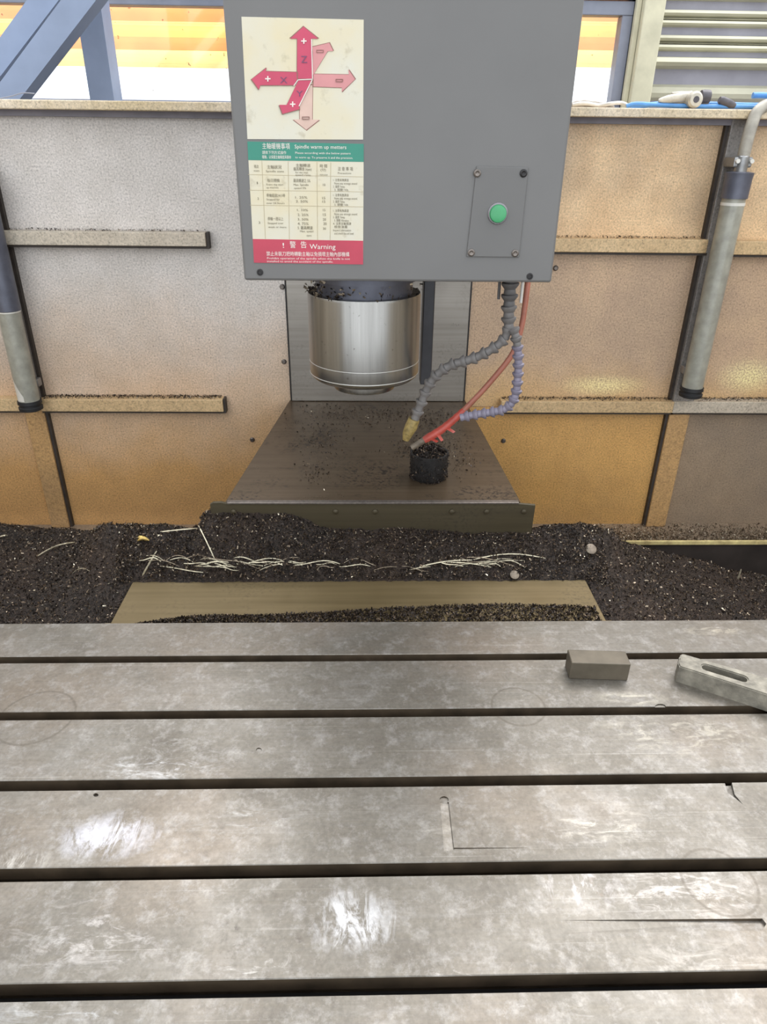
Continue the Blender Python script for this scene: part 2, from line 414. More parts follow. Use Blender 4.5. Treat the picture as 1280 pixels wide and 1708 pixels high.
# ribbed cladding right of the jamb: separate horizontal boards with shadow gaps
def pz(py, Y=HY, px=1180): return on_depth(px, py, Y).z
obj('cladding_back', MB().box(jx1, 3.2, HY+0.05, HY+0.08, 0.70, 2.6), 'cladding_dark', hall)
for (ya, yb, pr) in ((140,168,0.03), (93,114,0.06), (72,84,0.035), (56,69,0.035), (31,43,0.035), (13,27,0.035), (27.5,30.5,0.016), (69.5,71.5,0.016), (-14,-2,0.035), (-30,-17,0.035), (-60,-36,0.035), (-90,-66,.035)):
    z1, z0 = pz(ya), pz(yb); x0, x1 = jx1+0.002, 3.2; yy = HY+0.05
    pf = [(yy, z0), (yy-pr*0.7, z0+(z1-z0)*0.18), (yy-pr, z0+(z1-z0)*0.45), (yy-pr*0.9, z0+(z1-z0)*0.8), (yy, z1)]
    obj('cladding_board', MB().prism([(x0, a, b) for a, b in pf], (x1-x0, 0, 0)), 'cladding', hall)
# windows
def window(name, x0, x1, z0, z1, bars, slats, pane):
    w = thing(name, ((x0+x1)/2, HY, z0), kind='structure')
    fr = 0.045
    obj('frame_top', MB().box(x0, x1, HY, HY+0.06, z1-fr, z1), 'frame_grey', w, bevel=0.003)
    obj('frame_bottom', MB().box(x0, x1, HY, HY+0.06, z0, z0+fr), 'frame_grey', w, bevel=0.003)
    for bx in bars:
        obj('frame_bar', MB().box(bx-fr*0.5, bx+fr*0.5, HY+0.002, HY+0.062, z0+fr, z1-fr), 'frame_grey', w, bevel=0.003)
    obj('pane', MB().box(x0+0.01, x1-0.01, HY+0.028, HY+0.032, z0+fr, z1-fr), pane, w)
    Ys = HY+0.12
    for (ya, yb, mt) in slats:
        px = 280 if x0 < 0 else 1000
        zt, zb = on_depth(px, ya, Ys).z, on_depth(px, yb, Ys).z
        obj('blind_slat', MB().prism([(x0, Ys, zb), (x0, Ys-0.006, (zt+zb)/2), (x0, Ys, zt), (x0, Ys+0.004, (zt+zb)/2)], (x1-x0, 0, 0)), mt, w)
    return w
SL = [(-40,-14,'blind_yellow'), (-14,9,'blind_orange'), (9,36,'blind_orange'), (36,43,'blind_pale'), (43,62,'blind_yellow'), (62,84,'blind_orange'), (84,101,'blind_pale'), (101,113,'blind_cream')]
ztop = on_depth(280, 9, HY).z+0.045
window('window_1', -3.0, -0.05, 0.70, ztop, [-2.98, -1.9, -0.07], SL, 'dusty_glass')
rt = on_depth(1000, 25, HY).z+0.045; rx = on_depth(1030, 95, HY).x
window('window_2', 0.0, rx+0.045, 0.70, rt, [0.025, rx+0.022], SL, 'dusty_glass')
obj('trim_1', MB().box(rx+0.047, jx0-0.02, HY-0.01, HY+0.07, 0.70, 2.6), 'frame_grey', kind='structure', bevel=0.003)
obj('trim_2', MB().box(-4, jx0, HY-0.015, HY+0.1, ztop+0.001, 1.62), 'beam_blue', kind='structure')
# steel post and two diagonal braces standing behind the machine
BY = 2.6
pb = [on_depth(p[0], p[1], BY) for p in ((150,164), (190,164))]
st = thing('steel_post', ((pb[0].x+pb[1].x)/2, BY, -1.0), 'blue-grey upright steel post in front of the bright left window', 'post')
obj('web', MB().box(pb[0].x, pb[1].x, BY, BY+0.012, -1.0, 2.4), 'beam_blue', st)
obj('side_flange', MB().box(pb[0].x, pb[0].x+0.012, BY+0.012, BY+0.09, -1.0, 2.4), 'beam_blue', st)
obj('side_flange', MB().box(pb[1].x-0.012, pb[1].x, BY+0.012, BY+0.09, -1.0, 2.4), 'beam_blue', st)
def brace(Y, a0, a1, b0, b1, label, grow):
    A0, A1, B0, B1 = (on_depth(*p, Y) for p in (a0, a1, b0, b1))
    A0 = A0+(A0-A1)*0.25; B0 = B0+(B0-B1)*0.25
    A1 = A1+(A1-A0)*grow; B1 = B1+(B1-B0)*grow
    t = thing('steel_brace', ((A0+B0)/2), label, 'brace')
    obj('face_plate', MB().prism([A0, A1, B1, B0], (0, 0.012, 0)), 'beam_blue', t)
    d = (A1-A0).normalized(); n = Vector((d.z, 0, -d.x)); n = n if n.dot(B0-A0) > 0 else -n
    for P0, P1, sg in ((A0, A1, 1), (B0, B1, -1)):
        obj('edge_plate', MB().prism([P0+Vector((0, .012, 0)), P1+Vector((0, .012, 0)), P1+n*sg*0.012+Vector((0, .012, 0)), P0+n*sg*0.012+Vector((0, .012, 0))], (0, 0.06, 0)), 'beam_blue', t)
brace(2.45, (-60,145), (39,8), (0,128), (92,8), 'upper of the two sloping blue-grey steel braces at the left window', 3.0)
brace(2.35, (-20,164), (94,10), (34,164), (162,-2), 'lower sloping blue-grey steel brace reaching down to the ledge by the post', 3.0)

# ================================================================== SETTING: enclosure of the machine
WY = 1.70
Z_TOP = 0.6665
SHZ = -0.338
wall = thing('wall_back', (0, WY, -0.6), kind='structure')
cL, cR = -0.186, 0.249            # column opening
LP0, LP1 = -0.8515, -0.8036       # left post
RP0, RP1 = 0.779, 0.832           # right post
def panel(x0, x1, z0, z1, m): obj('panel', MB().box(x0, x1, WY, WY+0.006, z0, z1), m, wall)
EL, ER = -1.25, 1.40
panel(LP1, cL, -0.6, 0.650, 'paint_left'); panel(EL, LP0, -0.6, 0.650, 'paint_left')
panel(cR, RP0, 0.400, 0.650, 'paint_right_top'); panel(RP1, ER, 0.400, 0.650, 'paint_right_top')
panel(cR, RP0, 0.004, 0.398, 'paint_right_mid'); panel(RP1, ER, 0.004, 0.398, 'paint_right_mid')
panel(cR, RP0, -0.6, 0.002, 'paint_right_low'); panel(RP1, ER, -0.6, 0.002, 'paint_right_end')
obj('post', MB().box(LP0, LP1, WY-0.022, WY+0.006, -0.0, 0.650), 'paint_post_grey', wall, bevel=0.002)
obj('post', MB().box(LP0, LP1, WY-0.018, WY+0.006, SHZ, -0.001), 'paint_post', wall, bevel=0.002)
obj('post', MB().box(RP0, RP1, WY-0.022, WY+0.006, -0.0, 0.650), 'paint_post_grey', wall, bevel=0.002)
obj('post', MB().box(RP0, RP1, WY-0.018, WY+0.006, SHZ, -0.001), 'paint_post', wall, bevel=0.002)
RY = WY-0.030
obj('shade_strip', MB().box(LP1, LP1+0.007, WY-0.012, WY, SHZ, 0.645), 'shade_dark', wall)  # dark strip built in place of the shadow line beside the post
obj('shade_strip', MB().box(RP0-0.007, RP0, WY-0.012, WY, SHZ, 0.645), 'shade_dark', wall)
def rail(x0, x1, ya, yb, m):
    z1, z0 = on_depth(640, ya, RY).z, on_depth(640, yb, RY).z
    obj('rail', MB().box(x0, x1, RY, WY, z0, z1), m, wall, bevel=0.0015)
    obj('shade_strip', MB().box(x0, x1+0.005, WY-0.024, WY, z0-0.0055, z0), 'shade_dark', wall)  # dark strip standing in for the shade under the rail
    if x1 < -0.2 and x1 > -0.8: obj('shade_strip', MB().box(x1, x1+0.005, WY-0.024, WY, z0, z1), 'shade_dark', wall)  # same built-in shade line at the rail end
rl1 = on_depth(343, 400, RY).x; rl2 = on_depth(372, 678, RY).x
rail(LP1, rl1, 391, 414, 'paint_rail_pale'); rail(LP1, rl2, 668, 688, 'paint_rail'); rail(EL, LP0, 668, 688, 'paint_rail'); rail(EL, LP0, 391, 414, 'paint_rail_pale')
rr1 = on_depth(800, 405, RY).x; rr2 = on_depth(836, 678, RY).x
rail(rr1, RP0, 395, 418, 'paint_rail'); rail(RP1, ER, 397, 420, 'paint_rail')
rail(rr2, RP0-0.0, 669, 688, 'paint_rail'); rail(RP0, ER, 669, 688, 'paint_rail_pale')
# top ledge with a dark strip under it
LY = WY-0.05
zl1, zl0 = on_depth(200, 168, LY).z, on_depth(200, 184, LY).z
obj('top_ledge', MB().box(EL, ER, LY, WY+0.05, zl0, zl1), 'paint_ledge', wall, bevel=0.002)
zs = on_depth(200, 195.5, WY-0.02).z
obj('ledge_strip', MB().box(EL, ER, WY-0.02, WY-0.001, zs, zl0), 'dark_strip', wall)
# shelf along the foot of the wall
obj('shelf', MB().box(EL, ER, WY-0.10, WY, SHZ-0.006, SHZ), 'paint_right_end', wall)
obj('shelf_lip', MB().box(EL, ER, WY-0.105, WY-0.0985, SHZ-0.008, SHZ+0.004), 'shelf_edge', wall, bevel=0.0015)
obj('shelf_face', MB().box(EL, ER, WY-0.098, WY-0.09, -0.6, SHZ-0.008), 'base_dark', wall)
# screws in the wall sheets
sc_mesh = None
for (px, py) in ((421,733), (840,735), (471,478), (474,603), (927,447)):
    p = on_depth(px, py, WY)
    s = MB().lathe(p, (0,-1,0), [(0, .0062), (.003, .0062), (.0055, .004)], 10)
    obj('screw', s, 'screw_steel', wall, smooth=0.6)
obj('wall_left', MB().box(EL-0.01, EL, -0.25, WY+0.05, -0.6, 0.66), 'side_sheet', kind='structure')
obj('wall_right', MB().box(ER, ER+0.01, -0.25, WY+0.05, -0.6, 0.66), 'side_sheet', kind='structure')
obj('trim_3', MB().box(EL, ER, -0.2, WY+0.004, -0.62, -0.60), 'base_dark', kind='structure')     # sump floor of the machine bed
bed = MB().box(-0.24, 0.24, 0.15, 1.10, -0.60, -0.26)
obj('machine_bed', bed, 'base_dark', label='dark cast machine bed under the table and covers', cat='machine bed')

# ================================================================== column and way covers
CV = 0.02; CVF = 1.125
colm = thing('machine_column', (0, WY+0.1, -0.6), 'grey steel column front standing behind the spindle', 'column')
c0 = on_depth(482, 560, WY-0.01).x; c1 = on_depth(780, 560, WY-0.01).x
obj('column_body', MB().box(c0+0.01, c1-0.01, WY+0.01, WY+0.3, -0.6, 1.1), 'base_dark', colm)
obj('cover_panel', MB().box(c0, c1, WY-0.012, WY-0.004, CV+0.001, 1.05), 'column_steel', colm, bevel=0.001)
obj('edge_gap', MB().box(c0-0.004, c0, WY-0.008, WY-0.002, CV+0.001, 1.05), 'socket_dark', colm)
obj('edge_gap', MB().box(c1, c1+0.004, WY-0.008, WY-0.002, CV+0.001, 1.05), 'socket_dark', colm)
g0 = on_height(375.6, 838.5, CV); g1 = on_height(868, 836, CV)
wc = thing('way_cover', (0, CVF, CV-0.06), 'broad dark steel way cover with oily smears below the spindle', 'way cover')
top = MB().prism([(g0.x, CVF, CV), (g1.x, CVF, CV), (c1+0.006, WY-0.002, CV), (c0-0.006, WY-0.002, CV)], (0, 0, -0.004))
obj('top_sheet', top, 'cover_steel', wc)
f0, f1 = on_depth(352, 845, CVF).x, on_depth(892, 845, CVF).x
fm = MB().prism([(f0, 0, CV-0.002), (f0+0.006, 0, CV+0.0015), (f0+0.02, 0, CV+0.002), (g0.x+0.006, 0, CV-0.001), (g1.x-0.006, 0, CV-0.001), (f1, 0, CV-0.004), (f1-0.003, 0, -0.12), (f0+0.003, 0, -0.12)], (0, -0.006, 0))
for v in fm.v: v.y += CVF
obj('front_flange', fm, 'flange_steel', wc, bevel=0.0008)
obj('edge_wiper', MB().box(g0.x+0.004, g1.x-0.004, CVF-0.008, CVF+0.003, CV-0.001, CV+0.0022), 'screw_steel', wc, bevel=0.0006)
obj('side_skirt', MB().prism([(g0.x, CVF, CV-.004), (c0-.006, WY-.002, CV-.004), (c0-.006, WY-.002, -.26), (g0.x, CVF, -.26)], (0.003, 0, 0)), 'flange_steel', wc)
obj('side_skirt', MB().prism([(g1.x, CVF, CV-.004), (c1+.006, WY-.002, CV-.004), (c1+.006, WY-.002, -.26), (g1.x, CVF, -.26)], (-0.003, 0, 0)), 'flange_steel', wc)
for px in (390, 560, 626, 754, 812, 874):
    p = on_depth(px, 853, CVF-0.006)
    obj('screw', MB().lathe(p, (0,-1,0), [(0, .005), (.0025, .005), (.004, .0025)], 8), 'flange_steel', wc, smooth=0.6)
LZ = -0.10
lx0, lx1 = -0.412, 0.396
wl = thing('way_cover', (0, 0.95, LZ-0.15), 'low brown steel way cover half hidden under chips behind the table', 'way cover')
obj('top_sheet', MB().box(lx0, lx1, 0.70, 1.10, LZ-0.004, LZ), 'cover_steel_low', wl, bevel=0.001)
obj('side_skirt', MB().box(lx0, lx0+0.003, 0.70, 1.10, -0.258, LZ-0.004), 'flange_steel', wl)
obj('side_skirt', MB().box(lx1-0.003, lx1, 0.70, 1.10, -0.258, LZ-0.004), 'flange_steel', wl)
obj('inner_sheet', MB().box(lx0-0.012, lx1+0.012, 0.66, 0.935, LZ-0.012, LZ-0.005), 'cover_steel_low', wl)

# dark cup standing on the upper cover
cpb = on_height(717, 806, CV)
cup = thing('metal_cup', (cpb.x, cpb.y+0.03, CV), 'small black chip-caked cup standing on the way cover below the hoses', 'cup')
cc = cup.location.copy(); R = 0.036
cm = MB().lathe(cc, (0,0,1), [(0, R*0.90), (0.004, R*0.96), (0.030, R), (0.052, R*1.03), (0.052, R*0.9), (0.046, R*0.88)], 28)
obj('body', cm, 'cup_black', cup, smooth=0.6)

# ================================================================== chips
def sm(a, b, x):
    t = max(0, min(1, (x-a)/(b-a))); return t*t*(3-2*t)
def heap(X, Y):
    if X < 0: w = sm(-lx0, -lx0+0.24, -X)
    else: w = sm(lx1, lx1+0.24, X)
    s = 0.548
    if X > 0.40:
        s += 0.105*((X-0.40)/0.55)**1.0 if X < 0.95 else 0.105+(X-0.95)*0.08
        s -= 0.004*math.exp(-((X-0.46)/0.06)**2)
    elif X < -0.3: s += 0.006*math.sin(X*17)+0.004*math.sin(X*41+1)
    Yc = CVF+0.225*w
    zc = CAMH-s*Yc
    if -0.33 < X < -0.05: zc += 0.040*sm(-0.05, -0.16, X)*sm(-0.33, -0.27, X)
    if X > 0.0 and w == 0: zc -= 0.006*sm(0.05, 0.25, X)*(1-sm(0.31, 0.36, X))
    out = X < lx0 or X > lx1
    Y0 = 0.80 if out else 1.045
    zs = -0.172 if X < 0 else -0.172-0.13*sm(0.4, 1.0, X)
    z0 = zs if out else LZ-0.004
    if Y < Y0: z = z0-(Y0-Y)*(0.1 if out else 2.2)
    elif Y < Yc:
        t = (Y-Y0)/(Yc-Y0); t = t**(2.5-1.3*w) if out else t+0.10*math.sin(math.pi*t); z = z0+(zc-z0)*t
    else: z = zc-0.62*(Y-Yc)
    n = mnoise.fractal(Vector((X*9, Y*9, 3.3)), 0.8, 2.1, 4)*0.010 + mnoise.fractal(Vector((X*40, Y*40, 9.1)), 0.8, 2.1, 3)*0.0035
    amp = 1.0 if out else 0.55*min(1, max(0, (Y-1.04)/0.03))
    return max(z+n*amp, -0.585)
def hit(px, py, lift=0.0):
    d = ray(px, py); t = 0.7
    while t < 3:
        p = CAM+d*t
        if p.z <= heap(p.x, p.y)+lift: break
        t += 0.004
    return p
hm = MB(); X0, X1, Y0_, Y1_ = EL+0.002, ER-0.002, 0.79, WY-0.11; st_ = 0.0085
nx, ny = int((X1-X0)/st_), int((Y1_-Y0_)/st_)
grid = [[(X0+(X1-X0)*i/nx, Y0_+(Y1_-Y0_)*j/ny) for i in range(nx+1)] for j in range(ny+1)]
vs = [(x+rnd.uniform(-.002, .002), y+rnd.uniform(-.002, .002), heap(x, y)+rnd.uniform(-.0018, .0018)) for row in grid for x, y in row]
fs = [(j*(nx+1)+i, j*(nx+1)+i+1, (j+1)*(nx+1)+i+1, (j+1)*(nx+1)+i) for j in range(ny) for i in range(nx)]
hm.add(vs, fs, 0)
def flake(mb, p, size, mi):
    a = Vector((rnd.gauss(0, 1), rnd.gauss(0, 1), rnd.gauss(0, 1))).normalized(); b = a.orthogonal().normalized()
    b = (b*math.cos(rnd.random()*6)+a.cross(b)*math.sin(rnd.random()*6)).normalized(); c = a.cross(b)
    l = size*rnd.uniform(0.5, 1.6); w = size*rnd.uniform(0.25, 0.7)
    mb.add([p-b*l-c*w, p+b*l-c*w*0.6, p+b*l*0.8+c*w+a*w*0.6, p-b*l*0.7+c*w+a*w*0.3], [(0, 1, 2, 3)], mi)
def scatter(n, xa, xb, ya, yb, smin, smax):
    for _ in range(n):
        x, y = rnd.uniform(xa, xb), rnd.uniform(ya, yb)
        if lx0-0.003 < x < lx1+0.003 and y < 1.05: continue
        if f0 < x < f1 and y > CVF-0.008: continue
        r = rnd.random(); mi = 1 if r < 0.55 else 2 if r < 0.86 else 3 if r < 0.985 else 4
        flake(hm, Vector((x, y, heap(x, y)+rnd.uniform(0, .004))), rnd.uniform(smin, smax), mi)
scatter(24000, -0.45, 0.45, 1.045, 1.16, 0.0009, 0.0024)
scatter(26000, -1.05, -0.40, 0.80, 1.42, 0.0011, 0.0027)
scatter(26000, 0.38, 1.12, 0.80, 1.42, 0.0011, 0.0027)
obj('chip_heap', hm, ['chip_mass', 'flake_dark', 'flake_brown', 'flake_grey', 'flake_bright'],
    label='dark heap of fine metal chips lying between the table and the back wall', cat='metal chips', kind='stuff')
# loose chips on the shelf, rails, cover and under the head
lm_ = MB()
for _ in range(5200):
    x = rnd.uniform(0.55, 1.2); y = WY-0.098+abs(rnd.gauss(0, 0.05)) % 0.095
    flake(lm_, Vector((x, y, SHZ+rnd.uniform(0.001, .006))), rnd.uniform(.0012, .0028), 0 if rnd.random() < .4 else 1 if rnd.random() < .8 else 2)
obj('shelf_chips', lm_, ['flake_brown', 'flake_grey', 'flake_bright'], label='thin grey layer of chips on the shelf at the right wall foot', cat='metal chips', kind='stuff')
lm_ = MB()
for (xa, xb, pyy, n) in ((rr2, ER, 669, 2200), (LP1, rl2, 668, 1300), (LP1, rl1, 391, 260), (rr1, RP0, 395, 300)):
    zt = on_depth(640, pyy, RY).z
    for _ in range(n):
        flake(lm_, Vector((rnd.uniform(xa+.004, xb-.004), RY+0.004+0.026*rnd.random()**0.6, zt+rnd.uniform(.0006, .004))), rnd.uniform(.001, .0022), 0 if rnd.random() < .75 else 1)
obj('rail_chips', lm_, ['flake_dark', 'flake_grey'], label='dark chip dust lying along the tops of the wall rails', cat='metal chips', kind='stuff')
lm_ = MB()
for (px, py, sx, sy, n) in ((560,690,60,22,420), (540,735,40,25,240), (640,690,60,14,240), (715,700,50,16,360), (705,745,50,18,520), (525,790,22,20,120), (770,770,26,22,160), (620,842,230,2,160)):
    for _ in range(n):
        p = on_height(px+rnd.gauss(0, sx*.6), py+rnd.gauss(0, sy*.6), CV)
        if p.y > WY-0.03 or p.y < CVF: continue
        flake(lm_, p+Vector((0, 0, rnd.uniform(.0008, .002))), rnd.uniform(.0008, .0022), 0 if rnd.random() < .72 else 1 if rnd.random() < .9 else 2)
for _ in range(1500):
    a = rnd.random()*6.283; r = R*1.02*math.sqrt(rnd.random())
    flake(lm_, cc+Vector((math.cos(a)*r, math.sin(a)*r, 0.047+0.016*(1-(r/R)**2)+rnd.uniform(0, .004))), rnd.uniform(.0010, .0026), 0 if rnd.random() < .75 else 1)
for _ in range(1100):
    a = rnd.random()*6.283; r = R*rnd.uniform(1.0, 1.012); z = 0.052*rnd.random()**1.3
    flake(lm_, cc+Vector((math.cos(a)*r, math.sin(a)*r, z)), rnd.uniform(.0008, .002), 0 if rnd.random() < .85 else 1)
obj('cover_chips', lm_, ['flake_dark', 'flake_brown', 'flake_bright'], label='scattered dark chips sticking to the oily upper way cover', cat='metal chips', kind='stuff')

lm_ = MB()
for _ in range(15000):
    x = rnd.uniform(-0.40, lx1-.008); y = 0.905+0.070*rnd.random()**0.8*(0.8+0.2*math.sin(x*7))*sm(-0.46, -0.25, x)
    flake(lm_, Vector((x, y, LZ+rnd.uniform(.0005, .003))), rnd.uniform(.001, .0024), 0 if rnd.random() < .7 else 1)
obj('low_cover_chips', lm_, ['flake_dark', 'flake_brown'], label='band of brown chip dust on the low cover beside the table', cat='metal chips', kind='stuff')
# stringy swarf, strand by strand
def strand(p0, p1, sag, r, label, group=None, mat='swarf', curl=0.0):
    n = 9; pts = []
    for k in range(n):
        t = k/(n-1); x = p0[0]+(p1[0]-p0[0])*t; y = p0[1]+(p1[1]-p0[1])*t+sag*math.sin(math.pi*t)+curl*math.sin(2*math.pi*t)
        p = hit(x, y, 0.0)+Vector((0, 0, r*1.2+0.002+0.003*math.sin(math.pi*t))); pts.append(p)
    o = Vector(pts[0]); mb = MB().tube(pts, [r*0.8]+[r]*(n-2)+[r*0.5], 5)
    obj('swarf_strand', mb, mat, origin=o, smooth=1.2, label=label, cat='swarf', group=group)
strand((332,880), (358,934), 1, .0014, 'straight pale swarf strand leaning steeply out of the chips left of centre')
strand((64,930), (126,907), -3, .0015, 'lone pale swarf strand slanting on the dark chips at far left')
strand((268,890), (330,884), 2, .0013, 'curved pale swarf strand along the foot of the left wall')
strand((122,958), (150,955), -4, .0008, 'short thin arched swarf strand low on the left chips')
strand((700,948), (790,937), -1, .0014, 'thick straight swarf strand right of centre on the row of strands')
strand((790,936), (910,934), -6, .0013, 'arched swarf strand at the right end of the row')
strand((0,899), (14,896), 1, .0018, 'short pale swarf strand at the left frame edge')
strand((236,968), (262,922), 2, .0016, 'bright swarf strand standing at the left corner of the low cover')
LBL = 'pale swarf strand in the row behind the low cover'; GRP = 'swarf strands in the row behind the low way cover'
for k in range(46):
    x = rnd.uniform(250, 860) if k > 16 else rnd.uniform(250, 480); y = 944+rnd.gauss(0, 5)-abs(x-560)*0.004
    L = rnd.uniform(25, 85); a = rnd.gauss(0, 0.13)
    y = min(y, 952)
    strand((x-L/2, y-L/2*math.sin(a)), (x+L/2, y+L/2*math.sin(a)), rnd.uniform(-7, 5), rnd.uniform(.0007, .0012), *((LBL+' near its left end', GRP+', left') if x < 430 else (LBL+' below mid spindle', GRP+', middle') if x < 640 else (LBL+' towards its right end', GRP+', right')), 'swarf' if rnd.random() < .7 else 'flake_grey', rnd.uniform(-2, 2))
def disc(px, py, r, h, label, lift=0.0):
    p = hit(px, py)+Vector((0, 0, lift)); d = Vector((0.1, -0.55, 0.83))
    obj('metal_slug', MB().lathe(p, d, [(0, r*.9), (h*.3, r), (h*.8, r), (h, r*.85)], 18), 'disc_metal', origin=p, smooth=0.6, label=label, cat='slug')
disc(985, 918, .0105, .004, 'round grey metal slug on the chips right of the upper way cover', .002)
disc(858, 961, .0085, .003, 'flat dull metal slug at the right end of the swarf row', .002)
gp = hit(240, 904)
gm = MB()
for k in range(3):
    pts = [gp+Vector((0.020*(t-.5), 0.004*k, 0.003+0.005*math.sin(3.1*t+k))) for t in (0, .25, .5, .75, 1)]
    gm.tube(pts, [.0015, .003, .0035, .003, .001], 6)
obj('brass_curl', gm, 'chip_gold', origin=gp, smooth=1.0, label='small curled golden chip on the dark heap at left', cat='metal chip')
wp = hit(1231, 966); strand_pts = [wp+Vector((0, 0, -.004)), wp+Vector((.001, 0, .012)), wp+Vector((.0015, 0, .026))]
obj('chip_sliver', MB().tube(strand_pts, [.003, .002, .0012], 6), 'swarf', origin=wp, smooth=1, label='upright pale sliver on the chips at far right', cat='metal chip')

# ================================================================== machine table with T-slots
TX0, TX1 = -0.74, 0.572
tb = thing('machine_table', (0, 0.5, -0.26), 'wide worn steel machine table with five straight T-slots', 'machine table')
PIT, SW, Y1S = 0.1, 0.0130, 0.7220
lands = [(Y1S, 0.7925)]+[(Y1S-PIT*k, Y1S-PIT*(k-1)-SW) for k in range(1, 5)]+[(0.225, Y1S-PIT*4-SW)]
def cutter_box(pts, z0, z1):
    """pts: four image points on the table top; z0 below, z1 above"""
    P = [on_height(px, py, 0) for px, py in pts]
    return [Vector((p.x, p.y, z0)) for p in P], z1-z0
def cut_prism(mb, pts, depth, wedge=None):
    P = [on_height(px, py, 0) for px, py in pts]
    n = len(P); c = sum(P, Vector())/n
    ar = sum((P[i].x*P[(i+1) % n].y-P[(i+1) % n].x*P[i].y) for i in range(n))
    dep = wedge or [depth]*n
    idx = list(range(n)) if ar > 0 else list(range(n-1, -1, -1))
    lo = [Vector((P[i].x, P[i].y, -dep[i])) for i in idx]; hi = [Vector((P[i].x, P[i].y, 0.004)) for i in idx]
    mb.add(lo+hi, [tuple(range(n-1, -1, -1)), tuple(range(n, 2*n))]+[(i, (i+1) % n, n+(i+1) % n, n+i) for i in range(n)])
def circ(px, py, rx, ry, n=12): return [(px+rx*math.cos(6.2832*k/n), py+ry*math.sin(6.2832*k/n)) for k in range(n)]
cuts = {2: [(circ(432,1251,5,4), .0012, None)],
        3: [([(735,1338),(749,1338),(758,1418),(741,1420)], .0010, [.0006,.0016,.0016,.0003]), (circ(741,1334,8,6), .0016, None),
            ([(752,1414),(880,1414),(880,1417),(752,1418)], .0008, [.0012,.0001,.0001,.0012]),
            (circ(160,1326,4.5,3), .003, None), ([(1208,1300),(1220,1300),(1226,1325),(1240,1342),(1228,1332),(1214,1322)], .003, [.005,.005,.003,.0002,.002,.004])],
        4: [([(935,1535),(1272,1532),(1279,1541),(1272,1552),(935,1557)], .0025, [.00005,.0034,.0030,.0026,.00005]), (circ(960,1434,16,6), .002, None)],
        5: [(circ(252,1655,34,12), .006, None)], 0: [], 1: [(circ(1102,1178,9,4), .0014, None)]}
for k, (ya, yb) in enumerate(lands):
    u = 0.0055
    a0 = ya+(u if k < 5 else 0); b0 = yb-(u if k > 0 else 0)
    prof = [(ya, 0), (yb, 0), (yb, -0.016), (b0, -0.016), (b0, -0.030), (a0, -0.030), (a0, -0.016), (ya, -0.016)]
    clean = []
    for p in prof:
        if not clean or (abs(p[0]-clean[-1][0])+abs(p[1]-clean[-1][1])) > 1e-6: clean.append(p)
    mb = MB().prism([(TX0, a, b) for a, b in clean], (TX1-TX0, 0, 0))
    o = obj('table_land', mb, ['table_metal', 'slot_wall'], tb)
    cb = MB()
    for pts, dep, wd in cuts[k]: cut_prism(cb, pts, dep, wd)
    if k == 0: cb.prism([(TX1-0.012, .80, -.05), (TX1+.02, .80, -.05), (TX1+.02, .765, -.05)], (0, 0, .1))
    if cb.v:
        off = world_loc(o)
        cme = cb.mesh('cut', ['table_metal'], off); bmx = bmesh.new(); bmx.from_mesh(cme)
        bmesh.ops.recalc_face_normals(bmx, faces=bmx.faces); bmx.to_mesh(cme); bmx.free()
        co = bpy.data.objects.new('cut', cme); COL.objects.link(co); co.location = off
        md = o.modifiers.new('cut', 'BOOLEAN'); md.operation = 'DIFFERENCE'; md.solver = 'EXACT'; md.use_self = True; md.object = co
        dg = bpy.context.evaluated_depsgraph_get(); dg.update()
        nm = bpy.data.meshes.new_from_object(o.evaluated_get(dg)); o.modifiers.clear(); o.data = nm; nm.name = 'table_land'
        bpy.data.objects.remove(co)
    bm = bmesh.new(); bm.from_mesh(o.data)
    es = [e for e in bm.edges if all(abs(v.co.z-0.26) < 1e-5 for v in e.verts) and len(e.link_faces) == 2 and e.calc_face_angle(0) > 1.2 and e.calc_length() > 0.3]
    bmesh.ops.bevel(bm, geom=es, offset=0.0007, segments=1, affect='EDGES')
    bm.to_mesh(o.data); bm.free()
    for p in o.data.polygons:
        if p.normal.y < -0.9 or (p.normal.z < -0.5): p.material_index = 1
obj('table_base', MB().box(TX0, TX1, 0.225, 0.7925, -0.075, -0.030), 'slot_dark', tb)
obj('table_saddle', MB().box(-0.5, 0.5, 0.26, 0.69, -0.259, -0.075), 'base_dark', tb)

# ================================================================== steel block and strap clamp on the table
def flat(px, py, z=0.0): return on_height(px, py, z)
BH = 0.026
b0_, b1_, b2_ = flat(949, 1108, BH) if False else flat(950, 1104, BH), flat(1050, 1105, BH), flat(948, 1083, BH)
bl_t = [flat(953, 1105, BH), flat(1051, 1108, BH), flat(1046, 1086, BH), flat(948, 1083, BH)]
cx = sum(bl_t, Vector())/4; cx.z = 0
ux = ((bl_t[1]-bl_t[0])+(bl_t[2]-bl_t[3])).normalized(); uy = Vector((-ux.y, ux.x, 0))
hw = ((bl_t[1]-bl_t[0]).length+(bl_t[2]-bl_t[3]).length)/4; hd = 0.5*abs((bl_t[3]-bl_t[0]).dot(uy))
bb = MB().prism([cx-ux*hw-uy*hd, cx+ux*hw-uy*hd, cx+ux*hw+uy*hd, cx-ux*hw+uy*hd], (0, 0, BH))
obj('steel_block', bb, 'block_steel', origin=(cx.x, cx.y, 0), bevel=0.0012, label='small plain rectangular steel block lying across a table slot', cat='block')
CH = 0.024
pa = flat(1180, 1113, CH); pb_ = flat(1239, 1131, CH)
ax = (pb_-pa).normalized(); ay = Vector((-ax.y, ax.x, 0)); SLn = (pb_-pa).length; L = 0.15; Wd = 0.0165
org = pa-ax*SLn*0.82
cl = bmesh.new()
